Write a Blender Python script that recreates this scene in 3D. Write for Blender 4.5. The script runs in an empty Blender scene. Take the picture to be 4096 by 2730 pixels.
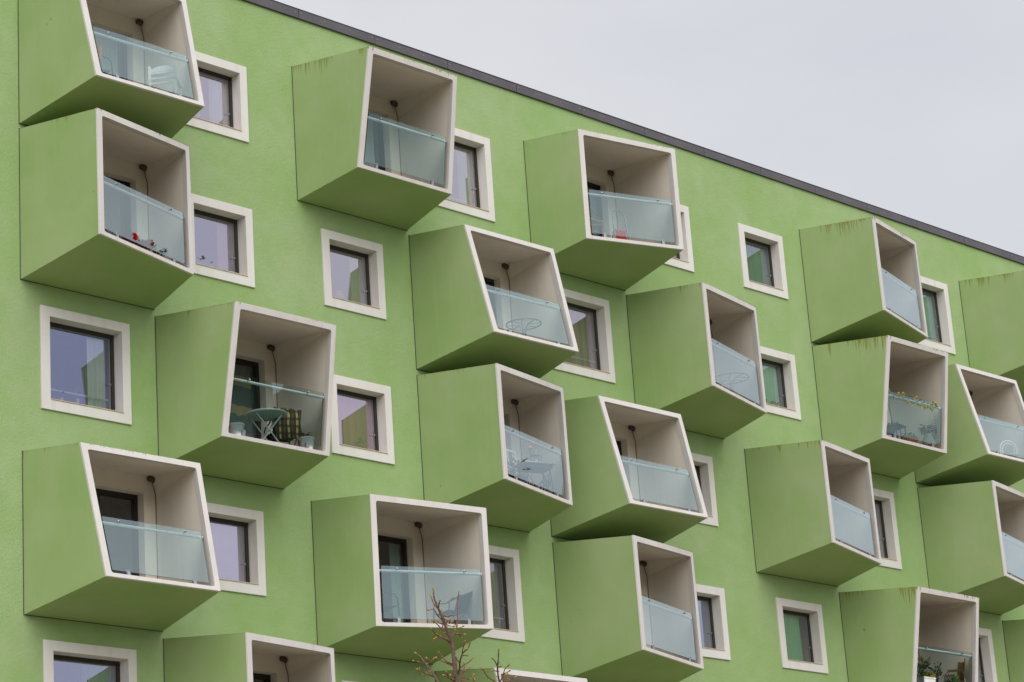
import bpy, bmesh, math, random
from mathutils import Vector, Matrix
random.seed(11)
R=math.radians
SC=bpy.context.scene
# ------------------------------------------------------------------ camera
cam_d=bpy.data.cameras.new('camera'); cam=bpy.data.objects.new('camera',cam_d)
SC.collection.objects.link(cam); SC.camera=cam
cam_d.sensor_width=36.0; cam_d.lens=91.515; cam_d.clip_start=.1; cam_d.clip_end=3000
_f=Vector((0.68501667,0.6595909,0.30934125)); _r=Vector((0.70749693,-0.70358051,-0.06650228)); _u=Vector((-0.17378217,-0.26441315,0.94862292))
cam.matrix_world=Matrix(((_r.x,_u.x,-_f.x,0),(_r.y,_u.y,-_f.y,-36.0),(_r.z,_u.z,-_f.z,1.6),(0,0,0,1)))
SC.render.resolution_x=1024; SC.render.resolution_y=682
# ------------------------------------------------------------------ sky and sun
SUN_EL,SUN_AZ=R(40),R(-153)     # azimuth measured from +Y towards +X: the sun stands in front of the facade, slightly left
w=bpy.data.worlds.new('World'); SC.world=w; w.use_nodes=True
nt=w.node_tree; nt.nodes.clear()
N=nt.nodes.new; Lk=nt.links.new
out=N('ShaderNodeOutputWorld')
sky=N('ShaderNodeTexSky'); sky.sky_type='NISHITA'; sky.sun_disc=False; sky.sun_elevation=SUN_EL; sky.sun_rotation=SUN_AZ
b1=N('ShaderNodeBackground'); b1.inputs['Strength'].default_value=.05; Lk(sky.outputs[0],b1.inputs['Color'])
tc=N('ShaderNodeTexCoord'); mp=N('ShaderNodeMapping'); mp.inputs['Scale'].default_value=(1.6,1.6,4.2)
Lk(tc.outputs['Generated'],mp.inputs['Vector'])
ns=N('ShaderNodeTexNoise'); ns.inputs['Scale'].default_value=2.2; ns.inputs['Detail'].default_value=5; ns.inputs['Roughness'].default_value=.5
Lk(mp.outputs[0],ns.inputs['Vector'])
cr=N('ShaderNodeValToRGB'); cr.color_ramp.elements[0].position=.3; cr.color_ramp.elements[0].color=(.60,.612,.665,1)
cr.color_ramp.elements[1].position=.72; cr.color_ramp.elements[1].color=(.712,.718,.735,1)
Lk(ns.outputs['Fac'],cr.inputs['Fac'])
b2=N('ShaderNodeBackground'); b2.inputs['Strength'].default_value=.60; Lk(cr.outputs[0],b2.inputs['Color'])
mx=N('ShaderNodeMixShader'); mx.inputs[0].default_value=.93; Lk(b1.outputs[0],mx.inputs[1]); Lk(b2.outputs[0],mx.inputs[2]); Lk(mx.outputs[0],out.inputs['Surface'])
sd=bpy.data.lights.new('sun','SUN'); sd.energy=1.5; sd.angle=R(70); sd.color=(1,.965,.91)
sun=bpy.data.objects.new('sun',sd); SC.collection.objects.link(sun)
_sd=Vector((math.sin(SUN_AZ)*math.cos(SUN_EL),math.cos(SUN_AZ)*math.cos(SUN_EL),math.sin(SUN_EL)))
sun.rotation_euler=_sd.to_track_quat('Z','Y').to_euler()
SC.view_settings.view_transform='Standard'; SC.view_settings.look='None'; SC.view_settings.exposure=.90; SC.view_settings.gamma=1
SC.view_settings.use_curve_mapping=False
try:
    SC.cycles.transparent_max_bounces=24; SC.cycles.max_bounces=9; SC.cycles.diffuse_bounces=4
except Exception: pass

# ------------------------------------------------------------------ materials
def newmat(name):
    m=bpy.data.materials.new(name); m.use_nodes=True
    n=m.node_tree; p=n.nodes['Principled BSDF']; return m,n,p
def noise(n,scale,detail=4,rough=.55,vec=None,sc=(1,1,1)):
    t=n.nodes.new('ShaderNodeTexNoise'); t.inputs['Scale'].default_value=scale; t.inputs['Detail'].default_value=detail; t.inputs['Roughness'].default_value=rough
    if vec is not None:
        mp=n.nodes.new('ShaderNodeMapping'); mp.inputs['Scale'].default_value=sc
        n.links.new(vec,mp.inputs['Vector']); n.links.new(mp.outputs[0],t.inputs['Vector'])
    return t
def ramp(n,src,c0,c1,p0=.3,p1=.7):
    r=n.nodes.new('ShaderNodeValToRGB'); r.color_ramp.elements[0].position=p0; r.color_ramp.elements[0].color=(*c0,1) if len(c0)==3 else c0
    r.color_ramp.elements[1].position=p1; r.color_ramp.elements[1].color=(*c1,1) if len(c1)==3 else c1
    n.links.new(src,r.inputs['Fac']); return r
def mixc(n,fac,a,b,mode='MIX'):
    m=n.nodes.new('ShaderNodeMix'); m.data_type='RGBA'; m.blend_type=mode
    for s,v in ((0,fac),(6,a),(7,b)):
        if isinstance(v,(int,float)): m.inputs[s].default_value=v
        elif isinstance(v,tuple): m.inputs[s].default_value=(*v,1)
        else: n.links.new(v,m.inputs[s])
    return m.outputs[2]
def math_(n,op,a,b=None,clamp=False):
    m=n.nodes.new('ShaderNodeMath'); m.operation=op; m.use_clamp=clamp
    for i,v in enumerate((a,b)):
        if v is None: continue
        if isinstance(v,(int,float)): m.inputs[i].default_value=v
        else: n.links.new(v,m.inputs[i])
    return m.outputs[0]
def bump(n,p,h,dist=.01,strength=.5):
    b=n.nodes.new('ShaderNodeBump'); b.inputs['Distance'].default_value=dist; b.inputs['Strength'].default_value=strength
    n.links.new(h,b.inputs['Height']); n.links.new(b.outputs[0],p.inputs['Normal'])
def simple(name,col,rough=.6,metal=0,var=.12,scale=6,spec=.3):
    m,n,p=newmat(name)
    o=n.nodes.new('ShaderNodeTexCoord').outputs['Object']
    t=noise(n,scale,4,.6,o)
    c=ramp(n,t.outputs['Fac'],tuple(x*(1-var) for x in col),tuple(min(1,x*(1+var)) for x in col))
    n.links.new(c.outputs[0],p.inputs['Base Color'])
    p.inputs['Roughness'].default_value=rough; p.inputs['Metallic'].default_value=metal; p.inputs['Specular IOR Level'].default_value=spec
    return m
# lime render of the facade: roughcast, faintly blotched, washed in vertical runs
def mk_render():
    m,n,p=newmat('green_render')
    o=n.nodes.new('ShaderNodeTexCoord').outputs['Object']
    big=noise(n,.45,7,.68,o); med=noise(n,2.3,4,.6,o); run=noise(n,1.0,4,.6,o,(3.2,1,.22)); fine=noise(n,55,3,.7,o)
    c=ramp(n,big.outputs['Fac'],(.290,.428,.165),(.375,.480,.262),.34,.66).outputs[0]
    c=mixc(n,ramp(n,med.outputs['Fac'],(0,0,0),(.42,.42,.42),.45,.75).outputs[0],c,(.255,.410,.130))
    c=mixc(n,ramp(n,run.outputs['Fac'],(0,0,0),(.35,.35,.35),.5,.8).outputs[0],c,(.345,.448,.235))
    c=mixc(n,ramp(n,fine.outputs['Fac'],(0,0,0),(.38,.38,.38),.42,.66).outputs[0],c,(.205,.33,.105))
    pt=noise(n,7,2,.5,o); c=mixc(n,ramp(n,pt.outputs['Fac'],(0,0,0),(.5,.5,.5),.74,.80).outputs[0],c,(.18,.30,.10))
    n.links.new(c,p.inputs['Base Color']); p.inputs['Roughness'].default_value=.92; p.inputs['Specular IOR Level'].default_value=.15
    b2=noise(n,16,4,.65,o); h=math_(n,'ADD',fine.outputs['Fac'],b2.outputs['Fac'])
    bump(n,p,h,.016,.75); return m
# painted panels of the balcony boxes, algae runs below the top edge (amount in the object's colour)
def mk_panel():
    m,n,p=newmat('green_panel')
    o=n.nodes.new('ShaderNodeTexCoord').outputs['Object']
    oi=n.nodes.new('ShaderNodeObjectInfo')
    off=n.nodes.new('ShaderNodeVectorMath'); off.operation='ADD'; n.links.new(o,off.inputs[0])
    cm=n.nodes.new('ShaderNodeCombineXYZ'); n.links.new(math_(n,'MULTIPLY',oi.outputs['Random'],37.),cm.inputs[0]); n.links.new(math_(n,'MULTIPLY',oi.outputs['Random'],91.),cm.inputs[1])
    n.links.new(cm.outputs[0],off.inputs[1]); ov=off.outputs[0]
    big=noise(n,.7,4,.6,ov); run=noise(n,1,4,.62,ov,(5,9,.35)); fine=noise(n,60,2,.7,ov)
    c=ramp(n,big.outputs['Fac'],(.290,.408,.160),(.360,.445,.225),.33,.67).outputs[0]
    c=mixc(n,ramp(n,run.outputs['Fac'],(0,0,0),(.4,.4,.4),.48,.8).outputs[0],c,(.365,.44,.245))
    c=mixc(n,ramp(n,fine.outputs['Fac'],(0,0,0),(.16,.16,.16),.45,.7).outputs[0],c,(.18,.30,.10))
    sx=n.nodes.new('ShaderNodeSeparateXYZ'); n.links.new(o,sx.inputs[0])
    # distance below the sloping top edge: 2.87 + .131*y - z
    v=math_(n,'SUBTRACT',math_(n,'ADD',math_(n,'MULTIPLY',sx.outputs['Y'],.1306),2.87),sx.outputs['Z'])
    st=noise(n,1,3,.7,ov,(20,26,.5)); patch=noise(n,1,2,.5,ov,(1.3,1.9,.01))
    oc=n.nodes.new('ShaderNodeSeparateColor'); n.links.new(oi.outputs['Color'],oc.inputs[0])
    # front bias: streaks gather towards the open end
    fb=math_(n,'MULTIPLY',math_(n,'MULTIPLY',sx.outputs['Y'],-.5),oc.outputs['Red'],True)
    pm=ramp(n,math_(n,'ADD',patch.outputs['Fac'],math_(n,'MULTIPLY',fb,.22)),(0,0,0),(1,1,1),.54,.66).outputs[0]
    ln=math_(n,'MULTIPLY',math_(n,'MULTIPLY',math_(n,'SUBTRACT',st.outputs['Fac'],.46,True),2.5),math_(n,'MULTIPLY',pm,oc.outputs['Red']))
    mask=math_(n,'DIVIDE',math_(n,'SUBTRACT',ln,v),.12,True)
    mask=math_(n,'MULTIPLY',mask,.72)
    edge=math_(n,'MULTIPLY',math_(n,'SUBTRACT',1,math_(n,'DIVIDE',v,.018),True),math_(n,'MULTIPLY',noise(n,1,3,.6,ov,(9,11,3)).outputs['Fac'],.55))
    c=mixc(n,edge,c,(.13,.12,.03)); c=mixc(n,mask,c,(.19,.19,.012))
    spk=noise(n,5,1,.5,ov); c=mixc(n,ramp(n,spk.outputs['Fac'],(0,0,0),(.5,.5,.5),.80,.825).outputs[0],c,(.12,.15,.06))
    n.links.new(c,p.inputs['Base Color']); p.inputs['Roughness'].default_value=.7; p.inputs['Specular IOR Level'].default_value=.22
    bump(n,p,math_(n,'ADD',fine.outputs['Fac'],big.outputs['Fac']),.004,.35); return m
def mk_plaster(name,c0,c1,dirt,amt,rough=.75,sc=(6,6,.5)):
    m,n,p=newmat(name)
    o=n.nodes.new('ShaderNodeTexCoord').outputs['Object']
    a=noise(n,1.1,4,.6,o); r_=noise(n,1,4,.65,o,sc); f=noise(n,45,2,.6,o)
    c=ramp(n,a.outputs['Fac'],c0,c1).outputs[0]
    c=mixc(n,ramp(n,r_.outputs['Fac'],(0,0,0),(amt,amt,amt),.5,.78).outputs[0],c,dirt)
    c=mixc(n,ramp(n,f.outputs['Fac'],(0,0,0),(.12,.12,.12),.5,.7).outputs[0],c,dirt)
    sp=noise(n,13,1,.5,o); c=mixc(n,ramp(n,sp.outputs['Fac'],(0,0,0),(.35,.35,.35),.80,.83).outputs[0],c,(.25,.2,.15))
    n.links.new(c,p.inputs['Base Color']); p.inputs['Roughness'].default_value=rough; p.inputs['Specular IOR Level'].default_value=.2
    bump(n,p,f.outputs['Fac'],.003,.3); return m
def rim_drips(m):
    n=m.node_tree; p=n.nodes['Principled BSDF']; c=p.inputs['Base Color'].links[0].from_socket
    o=n.nodes.new('ShaderNodeTexCoord').outputs['Object']; oi=n.nodes.new('ShaderNodeObjectInfo')
    sx=n.nodes.new('ShaderNodeSeparateXYZ'); n.links.new(o,sx.inputs[0]); oc=n.nodes.new('ShaderNodeSeparateColor'); n.links.new(oi.outputs['Color'],oc.inputs[0])
    v=math_(n,'SUBTRACT',math_(n,'ADD',math_(n,'MULTIPLY',sx.outputs['Y'],.1306),2.876),sx.outputs['Z'])
    st=noise(n,1,2,.6,o,(22,14,.3)); pa=noise(n,1,2,.5,o,(1.7,1.7,.02))
    ln=math_(n,'MULTIPLY',math_(n,'MULTIPLY',math_(n,'SUBTRACT',st.outputs['Fac'],.47,True),.55),ramp(n,pa.outputs['Fac'],(.1,.1,.1),(1,1,1),.42,.6).outputs[0])
    mask=math_(n,'MULTIPLY',math_(n,'DIVIDE',math_(n,'SUBTRACT',math_(n,'MULTIPLY',ln,oc.outputs['Red']),v),.03,True),.7)
    n.links.new(mixc(n,mask,c,(.20,.155,.10)),p.inputs['Base Color'])
M={}
M['render']=mk_render(); M['panel']=mk_panel()
M['rim']=mk_plaster('pale_rim_paint',(.60,.575,.56),(.665,.64,.63),(.48,.41,.33),.38)
rim_drips(M['rim'])
M['surround']=mk_plaster('pale_window_surround',(.66,.635,.62),(.72,.70,.69),(.54,.48,.41),.36)
M['lining']=mk_plaster('balcony_lining_paint',(.80,.735,.64),(.84,.79,.70),(.66,.57,.45),.30,.8)
M['floor']=simple('balcony_floor_slab',(.44,.385,.31),.7,0,.25,5)
M['joint']=simple('shadow_gap_joint',(.07,.085,.05),.8)  # dark tone stands in for the shadow gap at the box joint
M['frame']=simple('dark_brown_frame',(.030,.025,.022),.38,0,.1,8,.4)
M['sash']=simple('green_grey_sash',(.16,.18,.15),.4)
M['steel']=simple('galvanised_tube',(.74,.78,.79),.42,.15,.12,30)
M['chrome']=simple('polished_steel',(.30,.31,.33),.3,.9,.1,20)
M['clamp']=simple('satin_clamp',(.40,.42,.47),.4,.7,.1,20)
M['lamp']=simple('brown_lamp_shell',(.085,.062,.048),.5)
M['cable']=simple('dark_cable',(.14,.115,.08),.7)
M['sill']=simple('beige_sill',(.60,.47,.36),.6)
M['fascia']=simple('grey_roof_fascia',(.105,.098,.112),.45,.1,.14,1.3)
M['cap']=simple('roof_cap',(.06,.06,.065),.5,.2)
M['rivet']=simple('fascia_rivet',(.28,.27,.28),.4,.6)
M['roof']=simple('roof_felt',(.06,.06,.06),.9)
M['room']=simple('room_wall',(.26,.22,.19),.8,0,.2,2)
M['white']=simple('white_paint',(.74,.75,.74),.5)
M['darkmetal']=simple('dark_grey_metal',(.055,.058,.065),.45,.3)
M['greymetal']=simple('grey_tube_metal',(.22,.23,.25),.4,.5)
M['bluegrey']=simple('blue_grey_cloth',(.10,.12,.17),.85)
M['rattan']=simple('brown_rattan',(.30,.15,.055),.7,0,.35,60)
M['rattan_dark']=simple('charcoal_weave',(.045,.05,.065),.7,0,.3,60)
M['wood']=simple('light_wood',(.42,.26,.13),.6,0,.3,12)
M['red']=simple('red_paint',(.42,.02,.018),.45)
M['orange']=simple('orange_cloth',(.75,.22,.02),.8)
M['petalred']=simple('red_petals',(.80,.012,.010),.7,0,.25,30)
M['petalpink']=simple('pink_petals',(.70,.09,.14),.7,0,.3,30)
M['petalyellow']=simple('yellow_petals',(.98,.70,.03),.7,0,.25,30)
M['petalblue']=simple('blue_petals',(.06,.05,.30),.7,0,.25,30)
M['petalbrown']=simple('flower_heart',(.07,.03,.012),.8)
M['leaf']=simple('leaf_green',(.045,.10,.022),.65,0,.4,25)
M['leafdark']=simple('dark_leaf',(.022,.055,.028),.65,0,.4,25)
M['rust']=simple('rusty_foliage',(.22,.06,.035),.8,0,.4,25)
M['terracotta']=simple('terracotta',(.33,.12,.06),.75)
M['wicker']=simple('wicker',(.36,.15,.05),.7,0,.35,50)
M['greenglass']=simple('green_enamel',(.010,.09,.045),.3)
M['bark']=simple('brown_bark',(.145,.088,.070),.85,0,.35,40)
M['twig']=simple('reddish_twig',(.17,.062,.045),.75,0,.3,40)
M['bud']=simple('yellow_green_bud',(.34,.26,.055),.6,0,.35,60)
M['budpink']=simple('pinkish_bud',(.48,.22,.13),.6,0,.35,60)
M['asphalt']=simple('asphalt',(.075,.072,.068),.9,0,.2,3)
def mk_paving():
    m,n,p=newmat('pale_gravel_paving'); o=n.nodes.new('ShaderNodeTexCoord').outputs['Object']
    a=noise(n,.25,5,.6,o); f=noise(n,14,3,.6,o)
    c=ramp(n,a.outputs['Fac'],(.26,.215,.155),(.33,.285,.205)).outputs[0]
    c=mixc(n,ramp(n,f.outputs['Fac'],(0,0,0),(.5,.5,.5),.4,.7).outputs[0],c,(.20,.17,.125))
    n.links.new(c,p.inputs['Base Color']); p.inputs['Roughness'].default_value=.9; return m
M['paving']=mk_paving()
def mk_grass():
    m,n,p=newmat('lawn'); o=n.nodes.new('ShaderNodeTexCoord').outputs['Object']
    a=noise(n,.3,5,.6,o); c=ramp(n,a.outputs['Fac'],(.05,.085,.02),(.10,.13,.035)).outputs[0]
    n.links.new(c,p.inputs['Base Color']); p.inputs['Roughness'].default_value=.95; return m
M['grass']=mk_grass()
# panes: reflection tint and strength come from the pane's own colour
def mk_glass(name,trans,base,gain,ior=1.5):
    m=bpy.data.materials.new(name); m.use_nodes=True; n=m.node_tree; n.nodes.clear()
    o=n.nodes.new('ShaderNodeOutputMaterial'); mx=n.nodes.new('ShaderNodeMixShader')
    t=n.nodes.new('ShaderNodeBsdfTransparent'); t.inputs[0].default_value=(*trans,1)
    g=n.nodes.new('ShaderNodeBsdfGlossy'); g.inputs['Roughness'].default_value=0.0
    oi=n.nodes.new('ShaderNodeObjectInfo'); n.links.new(oi.outputs['Color'],g.inputs['Color'])
    fr=n.nodes.new('ShaderNodeFresnel'); fr.inputs['IOR'].default_value=ior
    fac=math_(n,'MULTIPLY',math_(n,'ADD',math_(n,'MULTIPLY',fr.outputs[0],gain),base),oi.outputs['Alpha'],True)
    n.links.new(fac,mx.inputs[0]); n.links.new(t.outputs[0],mx.inputs[1]); n.links.new(g.outputs[0],mx.inputs[2]); n.links.new(mx.outputs[0],o.inputs[0])
    return m
M['pane']=mk_glass('coated_window_pane',(.80,.88,.83),.46,2.0)
M['rail_glass']=mk_glass('balcony_glass',(.83,.95,.95),.16,2.1)
M['glass_edge']=simple('glass_edge',(.012,.035,.03),.25)
def cloth(name,cols,scale=3.0,trans=.25,axis=0):
    m,n,p=newmat(name); o=n.nodes.new('ShaderNodeTexCoord').outputs['Object']
    if len(cols)==1: c=ramp(n,noise(n,3,3,.5,o).outputs['Fac'],tuple(x*.9 for x in cols[0]),cols[0]).outputs[0]
    else:
        sx=n.nodes.new('ShaderNodeSeparateXYZ'); n.links.new(o,sx.inputs[0])
        wv=noise(n,4,2,.5,o).outputs['Fac']
        f=math_(n,'FRACT',math_(n,'ADD',math_(n,'MULTIPLY',sx.outputs[axis],scale),math_(n,'MULTIPLY',wv,.25)))
        r=n.nodes.new('ShaderNodeValToRGB'); r.color_ramp.interpolation='CONSTANT'
        el=r.color_ramp.elements
        while len(el)<len(cols): el.new(.5)
        for i,cc in enumerate(cols): el[i].position=i/len(cols); el[i].color=(*cc,1)
        n.links.new(f,r.inputs['Fac']); c=r.outputs[0]
    n.links.new(c,p.inputs['Base Color']); p.inputs['Roughness'].default_value=.9; p.inputs['Specular IOR Level'].default_value=.1
    return m
M['c_white']=cloth('white_sheer_curtain',[(.85,.85,.84)])
M['c_lilac']=cloth('pale_lilac_curtain',[(.80,.70,.78)])
M['c_cream']=cloth('cream_curtain',[(.62,.62,.50)])
M['c_mint']=cloth('mint_curtain',[(.45,.68,.58)])
M['c_mintblind']=cloth('mint_blind',[(.55,.78,.68)])
M['c_teal']=cloth('teal_curtain',[(.24,.42,.39)])
M['c_orange']=cloth('orange_brown_curtain',[(.62,.36,.14),(.75,.46,.20)],5)
M['c_peach']=cloth('peach_curtain',[(.85,.48,.38)])
M['c_floral']=cloth('multicoloured_curtain',[(.50,.42,.33),(.30,.30,.24),(.46,.25,.20),(.22,.28,.38),(.55,.52,.38)],4.3)
M['c_grey']=cloth('grey_curtain',[(.34,.34,.31)])
M['c_blue']=cloth('blue_curtain',[(.34,.42,.62)])
M['c_grid']=cloth('yellow_and_teal_patchwork_curtain',[(.85,.66,.32),(.16,.24,.26),(.16,.24,.26)],1.7,axis=2)
M['plaid']=cloth('yellow_and_brown_plaid',[(.50,.38,.15),(.07,.05,.03),(.13,.09,.05),(.05,.06,.045)],6.)
_n=M['plaid'].node_tree; _p=_n.nodes['Principled BSDF']; _c=_p.inputs['Base Color'].links[0].from_socket
_s=_n.nodes.new('ShaderNodeSeparateXYZ'); _n.links.new(_n.nodes.new('ShaderNodeTexCoord').outputs['Object'],_s.inputs[0])
_f=math_(_n,'FRACT',math_(_n,'MULTIPLY',_s.outputs['Z'],7.)); _g=math_(_n,'GREATER_THAN',_f,.62)
_n.links.new(mixc(_n,math_(_n,'MULTIPLY',_g,.75),_c,(.06,.04,.025)),_p.inputs['Base Color'])

# ------------------------------------------------------------------ mesh helpers
COL=SC.collection
def V(*a): return Vector(a)
class MB:
    def __init__(s): s.v=[]; s.f=[]; s.m=[]
    def quad(s,*ps,m=0):
        b=len(s.v); s.v+= [tuple(p) for p in ps]; s.f.append(tuple(range(b,b+len(ps)))); s.m.append(m)
    def box(s,x0,x1,y0,y1,z0,z1,m=0,mat=None):
        b=len(s.v)
        for x in(x0,x1):
            for y in(y0,y1):
                for z in(z0,z1):
                    p=V(x,y,z); p=mat@p if mat else p; s.v.append(tuple(p))
        for q in((0,1,3,2),(4,6,7,5),(0,4,5,1),(2,3,7,6),(0,2,6,4),(1,5,7,3)): s.f.append(tuple(b+i for i in q)); s.m.append(m)
    def tube(s,pts,r,n=8,m=0,cap=True,closed=False):
        pts=[Vector(p) for p in pts]; k=len(pts); rr=r if isinstance(r,(list,tuple)) else [r]*k
        b=len(s.v); up=None
        for i,p in enumerate(pts):
            if closed: d=(pts[(i+1)%k]-pts[i-1])
            else: d=(pts[min(i+1,k-1)]-pts[max(i-1,0)])
            d.normalize()
            if up is None:
                up=V(0,0,1) if abs(d.z)<.9 else V(1,0,0)
            a=d.cross(up)
            if a.length<1e-4: a=d.cross(V(1,0,0))
            a.normalize(); up=a.cross(d); c=up
            for j in range(n):
                t=2*math.pi*j/n; s.v.append(tuple(p+(a*math.cos(t)+c*math.sin(t))*rr[i]))
        for i in range(k if closed else k-1):
            for j in range(n):
                i2=(i+1)%k
                s.f.append((b+i*n+j,b+i*n+(j+1)%n,b+i2*n+(j+1)%n,b+i2*n+j)); s.m.append(m)
        if cap and not closed:
            s.f.append(tuple(b+j for j in range(n))[::-1]); s.m.append(m)
            s.f.append(tuple(b+(k-1)*n+j for j in range(n))); s.m.append(m)
    def lathe(s,prof,n=14,m=0,c=(0,0,0)):
        b=len(s.v)
        for r,z in prof:
            for j in range(n):
                t=2*math.pi*j/n; s.v.append((c[0]+r*math.cos(t),c[1]+r*math.sin(t),c[2]+z))
        for i in range(len(prof)-1):
            for j in range(n): s.f.append((b+i*n+j,b+i*n+(j+1)%n,b+(i+1)*n+(j+1)%n,b+(i+1)*n+j)); s.m.append(m)
        s.f.append(tuple(b+j for j in range(n))[::-1]); s.m.append(m)
        e=b+(len(prof)-1)*n; s.f.append(tuple(e+j for j in range(n))); s.m.append(m)
    def leaf(s,p,d,L,wd,m=0):
        p=Vector(p); d=Vector(d).normalized(); a=d.cross(V(0,0,1)); 
        if a.length<.05: a=V(1,0,0)
        a.normalize(); nrm=a.cross(d)
        q=[p,p+d*L*.35+a*wd*.5+nrm*L*.05,p+d*L*.7+a*wd*.35,p+d*L-nrm*L*.12,p+d*L*.7-a*wd*.35,p+d*L*.35-a*wd*.5+nrm*L*.05]
        b=len(s.v); s.v+=[tuple(x) for x in q]; s.f+=[(b,b+1,b+2,b+3),(b,b+3,b+4,b+5)]; s.m+=[m,m]
    def mesh(s,name,mats,smooth=False):
        me=bpy.data.meshes.new(name); me.from_pydata(s.v,[],s.f)
        for mt in mats: me.materials.append(mt)
        for i,p in enumerate(me.polygons): p.material_index=s.m[i]; p.use_smooth=smooth
        me.update(); return me
def link(name,me,parent=None,loc=None):
    o=bpy.data.objects.new(name,me); COL.objects.link(o)
    if parent: o.parent=parent
    if loc: o.location=loc
    return o
def obj(name,mb,mats,parent=None,smooth=False,loc=None):
    if not isinstance(mats,(list,tuple)): mats=[mats]
    o=link(name,mb.mesh(name,mats,smooth),parent,loc)
    if smooth:
        try: 
            o.data.set_sharp_from_angle(angle=R(40))
        except Exception: pass
    return o
def tag(o,label=None,cat=None,group=None,kind=None):
    if label: o['label']=label
    if cat: o['category']=cat
    if group: o['group']=group
    if kind: o['kind']=kind
    return o
def empty(name,loc=(0,0,0),rz=0,label=None,cat=None,group=None):
    o=bpy.data.objects.new(name,None); COL.objects.link(o); o.location=loc; o.rotation_euler=(0,0,rz); o.empty_display_size=.2
    return tag(o,label,cat,group)
def copy_tree(o,parent=None):
    c=o.copy(); COL.objects.link(c); c.parent=parent
    for ch in list(o.children): copy_tree(ch,c)
    return c

# ------------------------------------------------------------------ layout (metres; facade plane y=0, outside is -y)
ZB=1.6
ROW_T=[21.61,18.64,15.64,12.63,9.63]          # top of a box above the camera, per storey
BW,BH=2.928,2.870
TX,SB,ST,TR=.0973,.1269,.1306,.1677           # how each side of a box leans in, per metre of depth
DEEP,SHAL,SHB=2.065,1.49,1.625
TYPES={'left_deep':(DEEP-.01,SHAL+.01,SHAL,DEEP),'right_deep':(SHAL,2.08,2.07,SHAL-.01),'top_deep':(2.07,2.085,SHB,SHB),'bottom_deep':(SHAL-.01,SHAL,DEEP+.005,DEEP-.01)}
def corners(t):
    a,b,c,d=TYPES[t]
    return dict(TL=V(TX*a,-a,BH-ST*a),TR=V(BW-TR*b,-b,BH-ST*b),BR=V(BW-TR*c,-c,SB*c),BL=V(TX*d,-d,SB*d))
# name key -> (x left, row, type)
BOX={'B1':(25.06,0,'bottom_deep'),'B2':(25.06,1,'left_deep'),'B3':(31.60,0,'top_deep'),'B4':(38.18,0,'right_deep'),'B5':(34.57,1,'bottom_deep'),
'B6':(34.57,2,'left_deep'),'B7':(28.01,2,'top_deep'),'B8':(25.07,3,'bottom_deep'),'B9':(31.61,3,'right_deep'),'B10':(28.01,4,'left_deep'),
'B11':(38.16,2,'bottom_deep'),'B12':(38.17,3,'left_deep'),'B13':(41.12,1,'left_deep'),'B14':(44.74,2,'left_deep'),'B15':(47.66,0,'left_deep'),
'B16':(47.68,1,'top_deep'),'B17':(54.22,0,'top_deep'),'B18':(51.26,1,'bottom_deep'),'B19':(51.29,2,'left_deep'),'B20':(47.69,3,'top_deep'),
'B21':(54.23,3,'left_deep'),'B22':(34.59,4,'bottom_deep')}
DOOR=(.75,2.58,.30,2.48)
# windows: right edge, row, large?
WIN={'W1':(30.39,0,0),'W2':(30.40,1,0),'W3':(27.40,2,1),'W4':(33.79,1,0),'W5':(37.10,0,1),'W6':(33.80,2,0),'W7':(27.39,4,1),'W8':(30.39,3,0),
'W9':(40.50,1,1),'W10':(43.52,0,0),'W11':(46.92,0,0),'W12':(53.62,0,1),'W13':(46.92,1,0),'W14':(43.53,2,0),'W15':(43.52,3,0),'W16':(46.94,3,0),
'W17':(50.23,2,1),'W18':(53.65,3,1),'W19':(37.12,3,1),'W20':(33.79,4,0)}
WTOP_S=[21.26,18.265,15.26,12.25,9.24]; WTOP_L=[21.385,18.38,15.365,12.34,9.365]
def win_geo(k):
    x1,row,big=WIN[k]; W_,H_=(1.94,1.905) if big else (1.624,1.60)
    zt=(WTOP_L if big else WTOP_S)[row]+ZB
    x0=x1-W_; z0=zt-H_
    return x0,x1,z0,zt,(x0+.19,x1-.175,z0+.188,zt-.178)
# ------------------------------------------------------------------ ground
g=MB(); g.quad((-400,-500,0),(500,-500,0),(500,300,0),(-400,300,0)); tag(obj('ground',g,M['grass']),kind='structure')
g=MB(); g.quad((-60,-60,.004),(140,-60,.004),(140,0,.004),(-60,0,.004)); tag(obj('pavement',g,M['paving']),kind='structure')
g=MB(); g.box(-60,140,-30,-23.0,.004,.012); tag(obj('road',g,M['asphalt']),kind='structure')
g=MB(); g.box(-60,140,-23,-22.85,0,.13); g.box(-60,140,-30.15,-30,0,.13); tag(obj('kerb',g,M['paving']),kind='structure')
# far belt of trees across the street, seen only mirrored in the panes
random.seed(3)
g=MB()
for i in range(420):
    a=R(random.uniform(-200,20)); dd=random.uniform(120,185); cx=30+dd*math.cos(a)*1.1; cy=-20+dd*math.sin(a); h=random.uniform(11,24); rr=random.uniform(4,8)
    if cy>-60: continue
    b=len(g.v); n1,n2=8,6
    for u in range(n2+1):
        t=math.pi*u/n2
        for v in range(n1):
            q=1+random.uniform(-.22,.22); g.v.append((cx+rr*q*math.sin(t)*math.cos(6.283*v/n1),cy+rr*q*math.sin(t)*math.sin(6.283*v/n1),h*.5-h*.55*q*math.cos(t)))
    for u in range(n2):
        for v in range(n1): g.f.append((b+u*n1+v,b+u*n1+(v+1)%n1,b+(u+1)*n1+(v+1)%n1,b+(u+1)*n1+v)); g.m.append(0)
tag(obj('distant_woodland',g,M['leafdark'],None),'far belt of dark trees across the street from the green facade','woodland',kind='stuff')
random.seed(11)
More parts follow.
